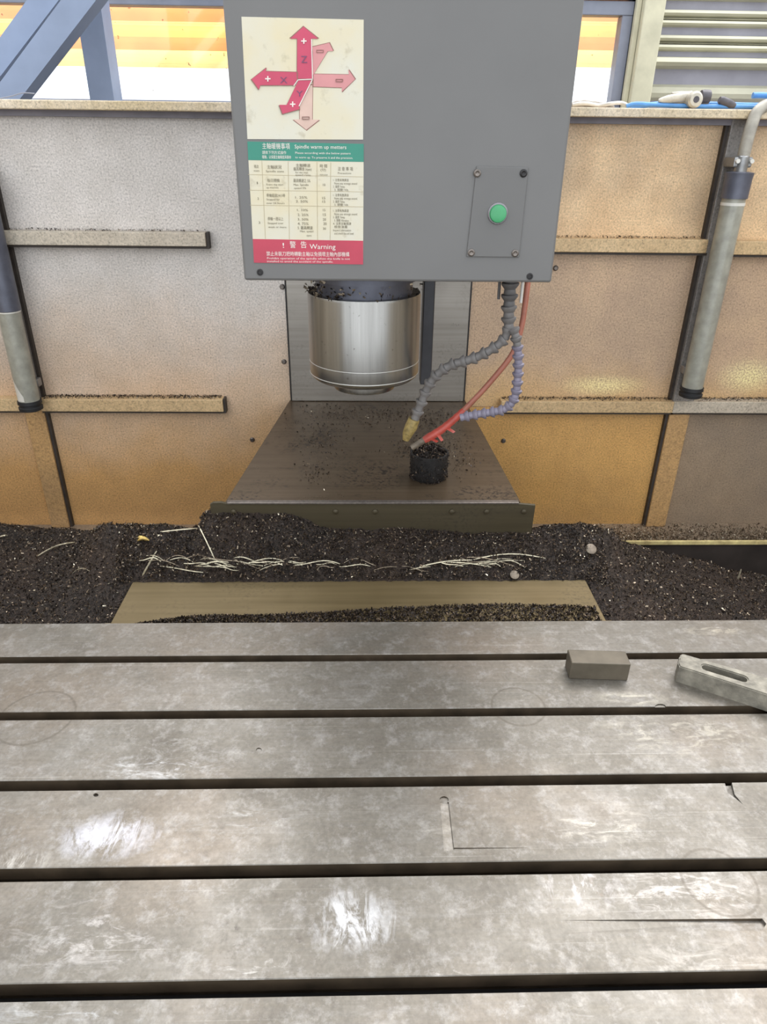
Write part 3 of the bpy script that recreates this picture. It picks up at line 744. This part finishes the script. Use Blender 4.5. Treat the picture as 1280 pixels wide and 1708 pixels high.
def ring2(outer, inner, z): return [cl.verts.new((org+ax*u+ay*v)+Vector((0, 0, z))-Vector((org.x, org.y, CH))) for u, v in outer], [cl.verts.new((org+ax*u+ay*v)+Vector((0, 0, z))-Vector((org.x, org.y, CH))) for u, v in inner]
N = 32; inner = []; c_s0 = SLn*0.82; c_s1 = c_s0+SLn; sw = 0.0058
for k in range(N):
    t = 2*math.pi*k/N; c_, s_ = math.cos(t), math.sin(t)
    inner.append(((c_s1 if c_ >= 0 else c_s0)+sw*c_, sw*s_))
outer = []
cxm = (c_s0+c_s1)/2
pl = [(0.004, -Wd), (L-0.02, -Wd), (L, -Wd*0.45), (L, Wd*0.45), (L-0.02, Wd), (0.004, Wd), (0.0, Wd*0.6), (0, -Wd*0.6)]
def edge_pt(th):
    d = Vector((math.cos(th), math.sin(th))); best = None
    for i in range(len(pl)):
        p = Vector(pl[i])-Vector((cxm, 0)); q = Vector(pl[(i+1) % len(pl)])-Vector((cxm, 0)); e = q-p
        den = d.x*e.y-d.y*e.x
        if abs(den) < 1e-9: continue
        t = (p.x*e.y-p.y*e.x)/den; s = (p.x*d.y-p.y*d.x)/den
        if t > 0 and -1e-6 <= s <= 1+1e-6 and (best is None or t < best): best = t
    return (cxm+d.x*best, d.y*best)
for (u, v) in inner: outer.append(edge_pt(math.atan2(v, u-cxm)))
cm_rand = [rnd.uniform(-.0006, .0006) for _ in range(N)]
outer = [(u+r, v+r*0.8) for (u, v), r in zip(outer, cm_rand)]
to, ti = ring2(outer, inner, CH); bo, bi = ring2(outer, inner, 0)
for k in range(N):
    j = (k+1) % N
    cl.faces.new((to[k], to[j], ti[j], ti[k])); cl.faces.new((bo[j], bo[k], bi[k], bi[j]))
    cl.faces.new((bo[k], bo[j], to[j], to[k])); cl.faces.new((bi[j], bi[k], ti[k], ti[j]))
bmesh.ops.recalc_face_normals(cl, faces=cl.faces)
tope = [e for e in cl.edges if all(abs(v.co.z-CH) < 1e-6 for v in e.verts) and e.calc_face_angle(0) > 1.0]
bmesh.ops.bevel(cl, geom=tope, offset=0.0013, segments=2, affect='EDGES')
me = bpy.data.meshes.new('strap_clamp'); cl.to_mesh(me); cl.free(); me.materials.append(M['clamp_steel'])
so = bpy.data.objects.new('strap_clamp', me); COL.objects.link(so); so.location = (org.x, org.y, 0)
tag(so, 'battered slotted steel strap clamp lying on the table at right', 'clamp')

# ================================================================== spindle head
HF = 0.95
HB = on_depth(640, 469.5, HF).z
HX0, HX1 = -0.1575, 0.2455
hd_ = thing('spindle_head', (0.04, 1.1, HB), 'large grey painted spindle head box with stickers and a green button', 'spindle head')
obj('housing', MB().box(HX0, HX1, HF, WY-0.02, HB, 1.15), 'head_paint', hd_, bevel=0.003)
def face(px, py, e=0.0): return on_depth(px, py, HF-e)
def face_poly(mb, pts, e0, e1, mi=0):
    P = [face(px, py) for px, py in pts]
    P = [Vector((p.x, HF-e1, p.z)) for p in P]
    mb.prism(P, (0, e1-e0, 0), mi); return mb
for (px, py) in ((434,454), (884,461)):
    p = face(px, py)
    s = obj('screw', MB().lathe(p, (0,-1,0), [(0, .0042), (.0012, .0042), (.0014, .0028), (.0004, .0024)], 12), 'socket_dark', hd_, smooth=0.5)
# access plate with its button
ap = obj('access_plate', face_poly(MB(), [(795,277), (882,279), (866,429), (778,428)], 0, .0022), 'plate_paint', hd_, bevel=0.0008)
for (px, py) in ((796,289), (873,289), (786,421), (859,422)):
    p = face(px, py); p.y = HF-.0022
    obj('screw', MB().lathe(p, (0,-1,0), [(0, .0048), (.0015, .0046), (.0026, .003), (.0016, .0012)], 12), 'screw_steel' if px != 873 else 'socket_dark', ap, smooth=0.5)
p = face(830, 356); p.y = HF-.0022
bt = obj('push_button', MB().lathe(p, (0,-1,0), [(0, .0108), (.004, .0108), (.0062, .0098), (.0068, .0075), (.0066, 0.001)], 28), 'green_button', ap, smooth=0.8, label='round green push button')
obj('button_bezel', MB().lathe(p, (0,-1,0), [(0, .0128), (.0018, .0126), (.0026, .0116), (.0026, .0110)], 28), 'button_ring', bt, smooth=0.6)
# ---- lettering
FONT = None
def text_part(items, name, mat, parent, e=0.0006):
    """items: (string, px, py of left-baseline, cap height px, width px or None)"""
    mb = MB()
    for s, px, py, hpx, wpx in items:
        cu = bpy.data.curves.new('t', 'FONT'); cu.body = s; cu.size = 1.0; cu.resolution_u = 2
        to_ = bpy.data.objects.new('t', cu); COL.objects.link(to_)
        dg = bpy.context.evaluated_depsgraph_get(); dg.update()
        me = bpy.data.meshes.new_from_object(to_.evaluated_get(dg))
        bpy.data.objects.remove(to_); bpy.data.curves.remove(cu)
        if len(me.vertices) == 0: bpy.data.meshes.remove(me); continue
        xs = [v.co.x for v in me.vertices]; w = max(xs)-min(xs); x0 = min(xs)
        A = face(px, py); B = face(px+(wpx or 10), py); C = face(px, py-hpx)
        sx = (B.x-A.x)/w if wpx else (C.z-A.z)/0.72
        sz = (C.z-A.z)/0.72
        mb.add([Vector((A.x+(v.co.x-x0)*sx, HF-e, A.z+v.co.y*sz)) for v in me.vertices], [tuple(pp.vertices) for pp in me.polygons])
        bpy.data.meshes.remove(me)
    return obj(name, mb, mat, parent)
# axis sticker
s1 = obj('axis_sticker', face_poly(MB(), [(403,28), (607,33), (606,233), (413,232)], 0, .0006), 'sticker_paper', hd_, label='cream sticker with red axis arrows')
def Z(x, y): return (380+x*280/1280, y*240/1097)
AE = [.0006]
def arrow(name, pts, mat, out=None):
    P = [Z(*p) for p in pts]
    if out:
        c = (sum(p[0] for p in P)/len(P), sum(p[1] for p in P)/len(P))
        O = [(c[0]+(p[0]-c[0])*1.03+(0.6 if p[0] > c[0] else -0.6), c[1]+(p[1]-c[1])*1.03+(0.6 if p[1] > c[1] else -0.6)) for p in P]
        obj('arrow_outline', face_poly(MB(), O, .0003, AE[0]+.00012), out, s1)
    obj(name, face_poly(MB(), P, .0003, AE[0]+.00024), mat, s1); AE[0] += .00024
arrow('minus_arrow', [(545,650),(648,650),(645,912),(700,912),(600,990),(500,910),(550,910)], 'print_pale', 'print_outline')
arrow('minus_arrow', [(655,565),(925,570),(920,530),(972,605),(870,700),(872,668),(655,660)], 'print_pink', 'print_outline')
arrow('minus_arrow', [(650,400),(645,360),(775,328),(805,390),(762,392),(655,570),(648,570)], 'print_pink', 'print_outline')
arrow('plus_arrow', [(530,600),(532,296),(478,296),(580,205),(690,296),(636,296),(645,600)], 'print_red', 'print_outline')
arrow('plus_arrow', [(528,552),(290,545),(298,520),(184,605),(240,682),(250,650),(505,650),(528,610)], 'print_red', 'print_outline')
arrow('plus_arrow', [(540,615),(640,615),(545,805),(548,832),(420,868),(395,800),(452,800)], 'print_red', 'print_outline')
for a, b in (((538,610),(648,605)), ((648,605),(640,300)), ((648,605),(545,810)), ((538,610),(505,655))):
    (ax_, ay_), (bx_, by_) = Z(*a), Z(*b); dx, dy = bx_-ax_, by_-ay_; l = math.hypot(dx, dy); nx_, ny_ = -dy/l*0.7, dx/l*0.7
    obj('white_line', face_poly(MB(), [(ax_+nx_, ay_+ny_), (bx_+nx_, by_+ny_), (bx_-nx_, by_-ny_), (ax_-nx_, ay_-ny_)], .0012, .00225), 'print_white', s1)
for (cx_, cy_) in ((582,315), (308,602), (497,795)):
    x, y = Z(cx_, cy_)
    obj('plus_sign', face_poly(MB(), [(x-4.5,y-1), (x-1,y-1), (x-1,y-4.5), (x+1,y-4.5), (x+1,y-1), (x+4.5,y-1), (x+4.5,y+1), (x+1,y+1), (x+1,y+4.5), (x-1,y+4.5), (x-1,y+1), (x-4.5,y+1)], .0012, .0023), 'print_white', s1)
for (cx_, cy_) in ((852,614), (596,900), (705,392)):
    x, y = Z(cx_, cy_)
    lm3 = MB()
    for (q0, q1, q2, q3) in ((-6,6,-2.4,-1.6), (-6,6,1.6,2.4), (-6,-5.2,-1.6,1.6), (5.2,6,-1.6,1.6)):
        face_poly(lm3, [(x+q0, y+q2), (x+q1, y+q2), (x+q1, y+q3), (x+q0, y+q3)], .0012, .0021)
    obj('minus_sign', lm3, 'print_outline', s1)
for it in (('X', 468, 139, 11, 12), ('Z', 503, 105, 12, 10), ('Y', 495, 161, 10, 11)): text_part([it], 'axis_letter', 'print_ink', s1, .0024)
# warm-up chart sticker
s2 = obj('chart_sticker', face_poly(MB(), [(413,236), (607,240), (606,441), (424,438)], 0, .0006), 'sticker_paper', hd_, label='cream warm-up chart sticker with green and red bands')
g = obj('green_band', face_poly(MB(), [(413,236), (607,240), (607,270), (414.5,267)], .0006, .0009), 'sticker_green', s2)
rb = obj('red_band', face_poly(MB(), [(422,398.5), (606,401.5), (606,441), (424,438)], .0006, .0009), 'sticker_red', s2)
text_part([('主軸暖機事項', 438, 247.5, 8, 46), ('Spindle warm up metters', 492, 247.5, 6.5, 86),
           ('請依下列方式操作', 438, 256.5, 4.5, 40), ('Please according with the below pattern', 493, 256.5, 3.6, 92),
           ('暖機，以保護主軸精度與壽命', 438, 264, 4.5, 48), ('to warm up. To preserve it and the precision.', 493, 264, 3.6, 96)],
          'header_print', 'print_white', s2, .0012)
text_part([('!', 472, 413, 8.5, 2.5), ('警', 484, 412.5, 9, 10), ('告', 502, 412.5, 9, 10), ('Warning', 517, 415, 8.5, 43),
           ('禁止未裝刀把時轉動主軸以免損壞主軸內部機構', 445, 426, 6, 138),
           ('Prohibit operation of the spindle when the knife is not', 446, 432, 3.4, 138), ('installed to avoid the accident of the spindle.', 446, 437, 3.2, 110)],
          'warning_print', 'print_white', s2, .0012)
gl = MB()
for (x0, y0, x1, y1) in ((414,291,606,295), (415.5,317,606,320), (417,342,606,345), (437,268,443,398), (481,269,483,399), (529,270,530,400), (552,271,551,400)):
    if abs(x1-x0) > abs(y1-y0): face_poly(gl, [(x0, y0-.4), (x1, y1-.4), (x1, y1+.4), (x0, y0+.4)], .0006, .0008)
    else: face_poly(gl, [(x0-.4, y0), (x0+.4, y0), (x1+.4, y1), (x1-.4, y1)], .0006, .00085)
obj('grid_lines', gl, 'print_line', s2)
rows = [('項次', 424, 280, 4.5, 8), ('item', 424, 286, 3, 9), ('主軸狀況', 446, 281, 5, 24), ('Spindle state', 444, 287, 3.4, 30), ('主軸轉速', 494, 278, 4.5, 24), ('最高轉速 (rpm)', 490, 284, 4.5, 30), ('for the max.', 493, 289, 3, 22),
        ('speed ratio', 493, 293, 3, 26), ('時 間', 534, 279, 4.5, 12), ('(分)', 535, 285, 4, 9), ('minutes', 534, 292.5, 3, 13), ('注 意 事 項', 564, 284, 5, 25), ('Precautions', 564, 290, 3, 22),
        ('1', 429, 307, 4, 1.6), ('每日開機', 446, 303, 4.5, 21), ('Every day start', 445, 309, 3, 28), ('up machine', 445, 314, 3, 20), ('最高轉速之 5%', 490, 303.5, 4.8, 28), ('Max. Spindle', 490, 309.5, 3.4, 25), ('speed 5%', 491, 315, 3.2, 20), ('10', 539, 310, 4, 4),
        ('2', 430, 333, 4, 2.4), ('停機超過24小時', 445, 328, 4.5, 31), ('Stopped for', 445, 334, 3.2, 22), ('over 24 hours', 445, 340, 3.2, 30), ('1. 25%', 493, 331, 4, 20), ('2. 50%', 494, 337.5, 4, 20), ('15', 538, 332, 4, 5), ('15', 538, 338, 4, 5),
        ('3', 432, 373, 4, 2.4), ('停機一週以上', 447, 367, 4.5, 26), ('Stopped over', 447, 373.5, 3.4, 26), ('week or more', 448, 380, 3.4, 30), ('1. 10%', 496, 352, 4, 18), ('2. 25%', 497, 360, 4, 18), ('3. 50%', 497, 367.5, 4, 18), ('4. 75%', 497, 375, 4.5, 18),
        ('5. 最高轉速', 497, 382, 4.5, 25), ('Max. speed', 501, 387, 3, 22), ('(rpm)', 512, 394, 3, 8), ('15', 539, 352, 4, 4), ('15', 539, 360, 4.4, 5), ('20', 539, 368, 4.4, 5), ('20', 540, 375, 4.4, 5), ('30', 539, 383, 4, 5)]
for y, n in ((302, 4), (327, 4), (353, 8)):
    strs = ['1. 注意有無異音', 'Note any strange sound', '2. 溫度 Temp.', '3. 振動 Vibration', '4. 注意主軸潤滑', '檢查油量', 'Inspect lubrication', 'and check the oil level'] if n == 8 else ['1. 注意有無異音', 'Note any strange sound', '2. 溫度 Temp.', '3. 振動 Vib.']
    for k in range(n): rows.append((strs[k], 556+(0 if k % 2 == 0 else 2), y+k*5.4, 3.6, (26, 38, 20, 24, 30, 22, 30, 32)[k]))
text_part(rows, 'chart_print', 'print_grey', s2, .0012)
# ---- spindle
SPX, SPY = -0.0015, 1.10
sp = obj('spindle_nose', MB().lathe((SPX, SPY, 0), (0,0,1), [(0.262, .0800), (0.2665, .0852), (0.270, .0866), (0.288, .0866), (0.2885, .0860), (0.2895, .0860), (0.290, .0866), (0.388, .0866), (0.392, .0855), (0.392, .0800)], 72), 'spindle_metal', hd_, smooth=0.6, label='polished steel spindle cylinder')
obj('spindle_ring', MB().lathe((SPX, SPY, 0), (0,0,1), [(0.2886, .0867), (0.2896, .0867)], 72), 'spindle_line', sp, smooth=0.6)
obj('spindle_ring', MB().lathe((SPX, SPY, 0), (0,0,1), [(0.2692, .0866), (0.2700, .0869), (0.2706, .0868)], 72), 'spindle_line', sp, smooth=0.6)
obj('drive_flange', MB().lathe((SPX, SPY, 0), (0,0,1), [(0.242, .036), (0.243, .0485), (0.2475, .050), (0.252, .050), (0.253, .056), (0.262, .057)], 48), 'spindle_metal', sp, smooth=0.6)
obj('spindle_neck', MB().lathe((SPX, SPY, 0), (0,0,1), [(0.392, .074), (0.412, .074), (0.412, .082), (HB+0.004, .082)], 48), 'lamp_cap', sp, smooth=0.6)
kx0, kx1 = on_depth(704, 560, 1.2).x, on_depth(723, 560, 1.2).x
zb = on_depth(712, 642, 1.2).z
obj('guide_bar', MB().box(kx0, kx1, 1.2, 1.23, zb, HB+0.004), 'guide_dark', hd_, bevel=0.002)
hc = MB()
for _ in range(300):
    a = rnd.uniform(math.pi, 2*math.pi); r = rnd.uniform(.074, .09)
    z = 0.393+abs(rnd.gauss(0, .010)); px_ = SPX+r*math.cos(a); pyy = SPY+r*math.sin(a)
    if px_ > -0.03 and rnd.random() < .8: continue
    flake(hc, Vector((px_, pyy, min(z, HB-0.001))), rnd.uniform(.0012, .0034), 0 if rnd.random() < .5 else 1 if rnd.random() < .75 else 2)
obj('clinging_chips', hc, ['flake_dark', 'flake_grey', 'flake_bright'], sp, kind='stuff')

# ================================================================== segmented coolant hoses and air hose
HYD = 1.05
def seg_profile(r, l): return [(0, r*0.70), (l*0.12, r*0.80), (l*0.45, r*0.72), (l*0.62, r*0.92), (l*0.80, r*1.12), (l*0.98, r*1.16), (l*1.02, r*0.95)]
def hose(root, path, r0, r1, n, mats):
    pts = smoothpath(path, n+1)
    for k in range(n):
        t = k/max(1, n-1); r = r0+(r1-r0)*t; d = pts[k+1]-pts[k]; l = d.length
        prof = [(a, b) for a, b in seg_profile(r, l)]
        # the flared cup sits at the upstream end of each link
        o = obj('hose_segment', MB().lathe(pts[k+1], -d, prof, 14), mats(t) if callable(mats) else mats, root, smooth=0.7)
def hp(px, py, Y): return on_depth(px, py, Y)
top_p = hp(851, 474, HYD); top_p.z = HB
h1 = thing('coolant_hose', hp(851, 548, HYD), 'grey segmented coolant hose bending left to a yellow nozzle under the spindle', 'hose')
stem = [Vector((top_p.x, HYD, HB)), hp(850, 500, HYD), hp(849, 525, HYD), hp(849, 548, HYD)]
hose(h1, stem, .0118, .0098, 5, lambda t: 'hose_dark' if t < .7 else 'hose_grey')
hose(h1, [hp(849,548,HYD), hp(840,568,HYD), hp(815,586,HYD), hp(785,600,1.055), hp(757,607,1.06), hp(732,622,1.065), hp(714,645,1.07), hp(703,672,1.07), hp(692,700,1.07)], .0085, .0088, 13, lambda t: 'hose_grey')
obj('nozzle', MB().tube([hp(691,699,1.07), hp(686,712,1.07), hp(680,724,1.07), hp(677,734,1.07)], [.0095, .0105, .0085, .0055], 14), 'nozzle_yellow', h1, smooth=0.7, label='yellow cone nozzle')
h2 = thing('coolant_hose', hp(858, 552, HYD), 'violet-grey segmented coolant hose hooking down and left beside the red tube', 'hose')
hose(h2, [hp(857,548,HYD-.008), hp(863,572,HYD-.008), hp(865,600,HYD-.008), hp(864,630,HYD-.008), hp(860,660,HYD-.008), hp(846,681,HYD-.006), hp(818,688,HYD), hp(790,692,HYD+.004), hp(768,697,HYD+.006)], .0078, .0078, 15, lambda t: 'hose_violet' if t > .12 else 'hose_grey')
ah = thing('air_hose', hp(878, 478, 1.11), 'thin red air tube hanging from the head with torn red tape at its tip', 'hose')
A = [Vector((hp(881,474,1.11).x, 1.11, HB)), hp(876,510,1.11), hp(869,550,1.11), hp(855,590,1.11), hp(826,628,1.11), hp(790,668,1.11), hp(755,702,1.11), hp(730,722,1.11)]
obj('tube', MB().tube(smoothpath(A, 40), .0046, 10), 'tube_pink', ah, smooth=0.9)
obj('tape_wrap', MB().tube(smoothpath([hp(775,684,1.11), hp(755,702,1.11), hp(735,718,1.11), hp(708,734,1.11)], 16), [.0052, .0062, .0058, .0066, .0060, .0068, .0064, .0072, .0066, .0074, .0070, .0076, .007, .0074, .0068, .006], 10), 'tape_red', ah, smooth=0.9)
tp = MB()
for (x, y, dx, dy) in ((726,722,10,14), (742,714,14,8), (716,732,12,6)):
    a, b = hp(x, y, 1.105), hp(x+dx, y+dy, 1.10); s = hp(x+5, y-3, 1.11)
    tp.prism([a, b, b+(s-a)*0.8, s], (0, -.0012, 0))
obj('torn_tape', tp, 'tape_red', ah)
obj('steel_tip', MB().tube([hp(712,731,1.11), hp(700,739,1.11), hp(687,747,1.11)], [.0055, .0058, .005], 10), 'disc_metal', ah, smooth=0.9)
for (x, r, z1, nm, mt) in ((833, .0022, 499, 'stub_tube', 'hose_dark'), (872, .0022, 505, 'thin_tube', 'clear_tube')):
    q = hp(x, 474, HYD+.01)
    obj(nm, MB().tube([Vector((q.x, HYD+.01, HB)), hp(x-(1 if x < 850 else 3), z1, HYD+.01)], r, 8), mt, ah)

# ================================================================== tubular work lamps on the posts
def work_lamp(xc, Yc, ztop, zbot, label, cable):
    t = thing('work_lamp', (xc, Yc, zbot), label, 'lamp'); r = 0.0245
    obj('tube', MB().lathe((xc, Yc, 0), (0,0,1), [(zbot+.022, r), (ztop-.046, r)], 28), 'lamp_tube', t, smooth=0.6)
    if not cable:
        obj('upper_sleeve', MB().lathe((xc, Yc, 0), (0,0,1), [(zbot+.236, r*1.02), (zbot+.238, r*1.10), (ztop-.05, r*1.10)], 28), 'lamp_cap', t, smooth=0.6)
        obj('sleeve_rim', MB().lathe((xc, Yc, 0), (0,0,1), [(zbot+.2335, r*1.04), (zbot+.2365, r*1.04)], 28), 'glint', t, smooth=0.6)
    obj('end_cap', MB().lathe((xc, Yc, 0), (0,0,1), [(ztop-.050, r*1.12), (ztop-.012, r*1.14), (ztop, r*1.2), (ztop+.002, r*0.8)], 28), 'lamp_cap', t, smooth=0.6)
    obj('end_cap', MB().lathe((xc, Yc, 0), (0,0,1), [(zbot, r*.85), (zbot+.003, r*1.1), (zbot+.010, r*1.12), (zbot+.012, r*1.0), (zbot+.016, r*1.0), (zbot+.018, r*1.12), (zbot+.026, r*1.1)], 28), 'black_rubber', t, smooth=0.6)
    obj('label_band', MB().lathe((xc, Yc, 0), (0,0,1), [(ztop-.064, r*1.03), (ztop-.058, r*1.03)], 28), 'glint', t, smooth=0.6)
    obj('clamp_bracket', MB().box(xc-.020, xc+.020, Yc-.006, WY-0.022, ztop+.010, ztop+.030), 'lamp_metal', t, bevel=.003)
    obj('clamp_bracket', MB().box(xc-.020, xc+.020, Yc+.02, WY-0.022, zbot+.05, zbot+.07), 'lamp_metal', t, bevel=.003)
    obj('gland', MB().lathe((xc, Yc, 0), (0,0,1), [(ztop, r*.55), (ztop+.030, r*.55), (ztop+.034, r*.4)], 16), 'lamp_metal', t, smooth=0.6)
    if not cable:
        vs_ = []; fs_ = []
        for i in range(6):
            an = math.radians(200+i*14); zz = (.028, .10-.012*i)
            for z_ in zz: vs_.append((xc+math.cos(an)*r*1.015, Yc+math.sin(an)*r*1.015, zbot+z_))
        fs_ = [(2*i, 2*i+2, 2*i+3, 2*i+1) for i in range(5)]
        obj('reflector_window', MB().add(vs_, fs_), 'glint', t, smooth=0.8)
    for dx in (-.014, .016): obj('clamp_screw', MB().lathe((xc+dx, Yc-.006, ztop+.022), (0,-1,0), [(0, .0045), (.006, .0045)], 8), 'glint', t)
    if cable: obj('cable', MB().tube(smoothpath(cable, 30), .0125, 10), 'lamp_conduit', t, smooth=0.9)
LYC = 1.635
rx_ = (on_depth(1156, 655, LYC).x+on_depth(1226, 310, LYC).x)/2
zt_ = on_depth(1228, 288, LYC).z; zb_ = on_depth(1150, 662, LYC).z
work_lamp(rx_, LYC, zt_, zb_, 'grey tubular work lamp on the post at the right wall', [(rx_, LYC, zt_+.02), (rx_+.004, LYC+.004, zt_+.08), (rx_+.016, LYC+.012, zt_+.115), (rx_+.05, LYC+.02, zt_+.128), (rx_+.12, LYC+.02, zt_+.13)])
lx_ = on_depth(50, 672, LYC).x; zbl = on_depth(50, 684, LYC).z
work_lamp(lx_, LYC, zbl+(zt_-zb_), zbl, 'grey tubular work lamp with black end cap at the left wall', None)

# ================================================================== odds and ends on the right ledge
LT = zl1; OY = LY+0.03
def lp(px, dy=0.0, lift=0.0):
    p = on_depth(px, 178, OY+dy); return Vector((p.x, OY+dy, LT+lift))
bh = [lp(1045, .0, .004), lp(1060, .0, .009), lp(1100, .01, .008), lp(1160, .0, .006), lp(1220, .005, .007), lp(1300, .0, .006), lp(1400, 0, .006)]
obj('blue_strap', MB().tube(smoothpath(bh, 40), .0042, 8), 'blue_hose', origin=lp(1045), smooth=0.9, label='bright blue flat hose lying along the right ledge', cat='hose')
bh = [lp(1052, .03, .004), lp(1110, .03, .012), lp(1180, .032, .012), lp(1250, .03, .011), lp(1400, .03, .010)]
obj('blue_strap', MB().tube(smoothpath(bh, 40), .0050, 8), 'blue_hose', origin=lp(1052, .03), smooth=0.9, label='second blue hose behind the tool on the right ledge', cat='hose')
bh = [lp(1252, .045, .030), lp(1275, .045, .030), lp(1310, .045, .024), lp(1360, .045, .012)]
obj('blue_strap', MB().tube(smoothpath(bh, 20), .0060, 8), 'blue_hose', origin=lp(1252, .045), smooth=0.9, label='raised blue hose end at the right frame edge above the ledge', cat='hose')
gt = thing('hand_grinder', lp(1140), 'pale small hand tool with round gear head on the right ledge', 'hand tool')
a = lp(1097, .012, .016); b = lp(1150, .012, .024)
obj('handle', MB().tube([a, a.lerp(b, .12), a.lerp(b, .3), a.lerp(b, .6), b], [.003, .006, .0085, .010, .011], 12), 'tool_body', gt, smooth=0.9)
c = lp(1155, -.002, .0175)
obj('gear_head', MB().lathe(c+Vector((0, .012, 0)), (0,-1,0), [(0, .013), (.004, .0155), (.022, .0155), (.026, .012), (.027, .005)], 24), 'tool_body', gt, smooth=0.6)
obj('arbor', MB().lathe(c+Vector((0, -.013, 0)), (0,-1,0), [(0, .0065), (.003, .006), (.003, .003)], 14), 'tool_dark', gt, smooth=0.6)
d1, d2 = lp(1166, .012, .024), lp(1180, .012, .024)
obj('motor_end', MB().tube([d1, d1.lerp(d2, .3), d2], [.0125, .0135, .013], 14), 'tool_dark', gt, smooth=0.6)
e1, e2 = lp(1117, .014, .030), lp(1150, .014, .031)
obj('lever', MB().tube([e1, e1.lerp(e2, .5), e2], [.002, .0035, .003], 8), 'tool_body', gt, smooth=0.9)
k1, k2 = lp(1198, .004, .019), lp(1226, .004, .008)
kt = thing('screwdriver', lp(1200), 'short dark-handled screwdriver propped on the blue hose', 'screwdriver')
obj('handle', MB().tube([k1, k1.lerp(k2, .15), k1.lerp(k2, .7), k2], [.006, .0085, .008, .005], 12), 'tool_dark', kt, smooth=0.8)
k3 = lp(1290, .004, .006); obj('shaft', MB().tube([k2, k3], .0022, 8), 'lamp_metal', kt, smooth=0.8)
wc_ = [lp(955, .01, .006), lp(975, .005, .009), lp(1000, .012, .006), lp(1020, .0, .009), lp(1035, .012, .011), lp(1046, .004, .007)]
obj('white_cord', MB().tube(smoothpath(wc_, 30), .0035, 8), 'cord_white', origin=lp(955, .01), smooth=0.9, label='knotted white cord on the ledge beside the head', cat='cord')
rg = MB().tube(smoothpath([lp(950, .03, .006), lp(975, .03, .008), lp(1005, .028, .006), lp(1025, .03, .004)], 14), [.004, .006, .008, .007, .009, .008, .007, .008, .007, .006, .006, .005, .004, .002], 8)
obj('grey_rag', rg, 'rag_grey', origin=lp(950, .03), smooth=0.9, label='twisted grey rag on the ledge behind the white cord', cat='rag')
wr = [on_depth(0, 166, LY+.02), on_depth(20, 160, LY+.02), on_depth(38, 155, LY+.02), on_depth(58, 156, LY+.02)]
wr[0].z = LT+.002
obj('thin_wire', MB().tube(smoothpath(wr, 14), .0011, 6), 'frame_grey', origin=wr[0], smooth=0.9, label='thin bent wire sticking up from the left ledge', cat='wire')
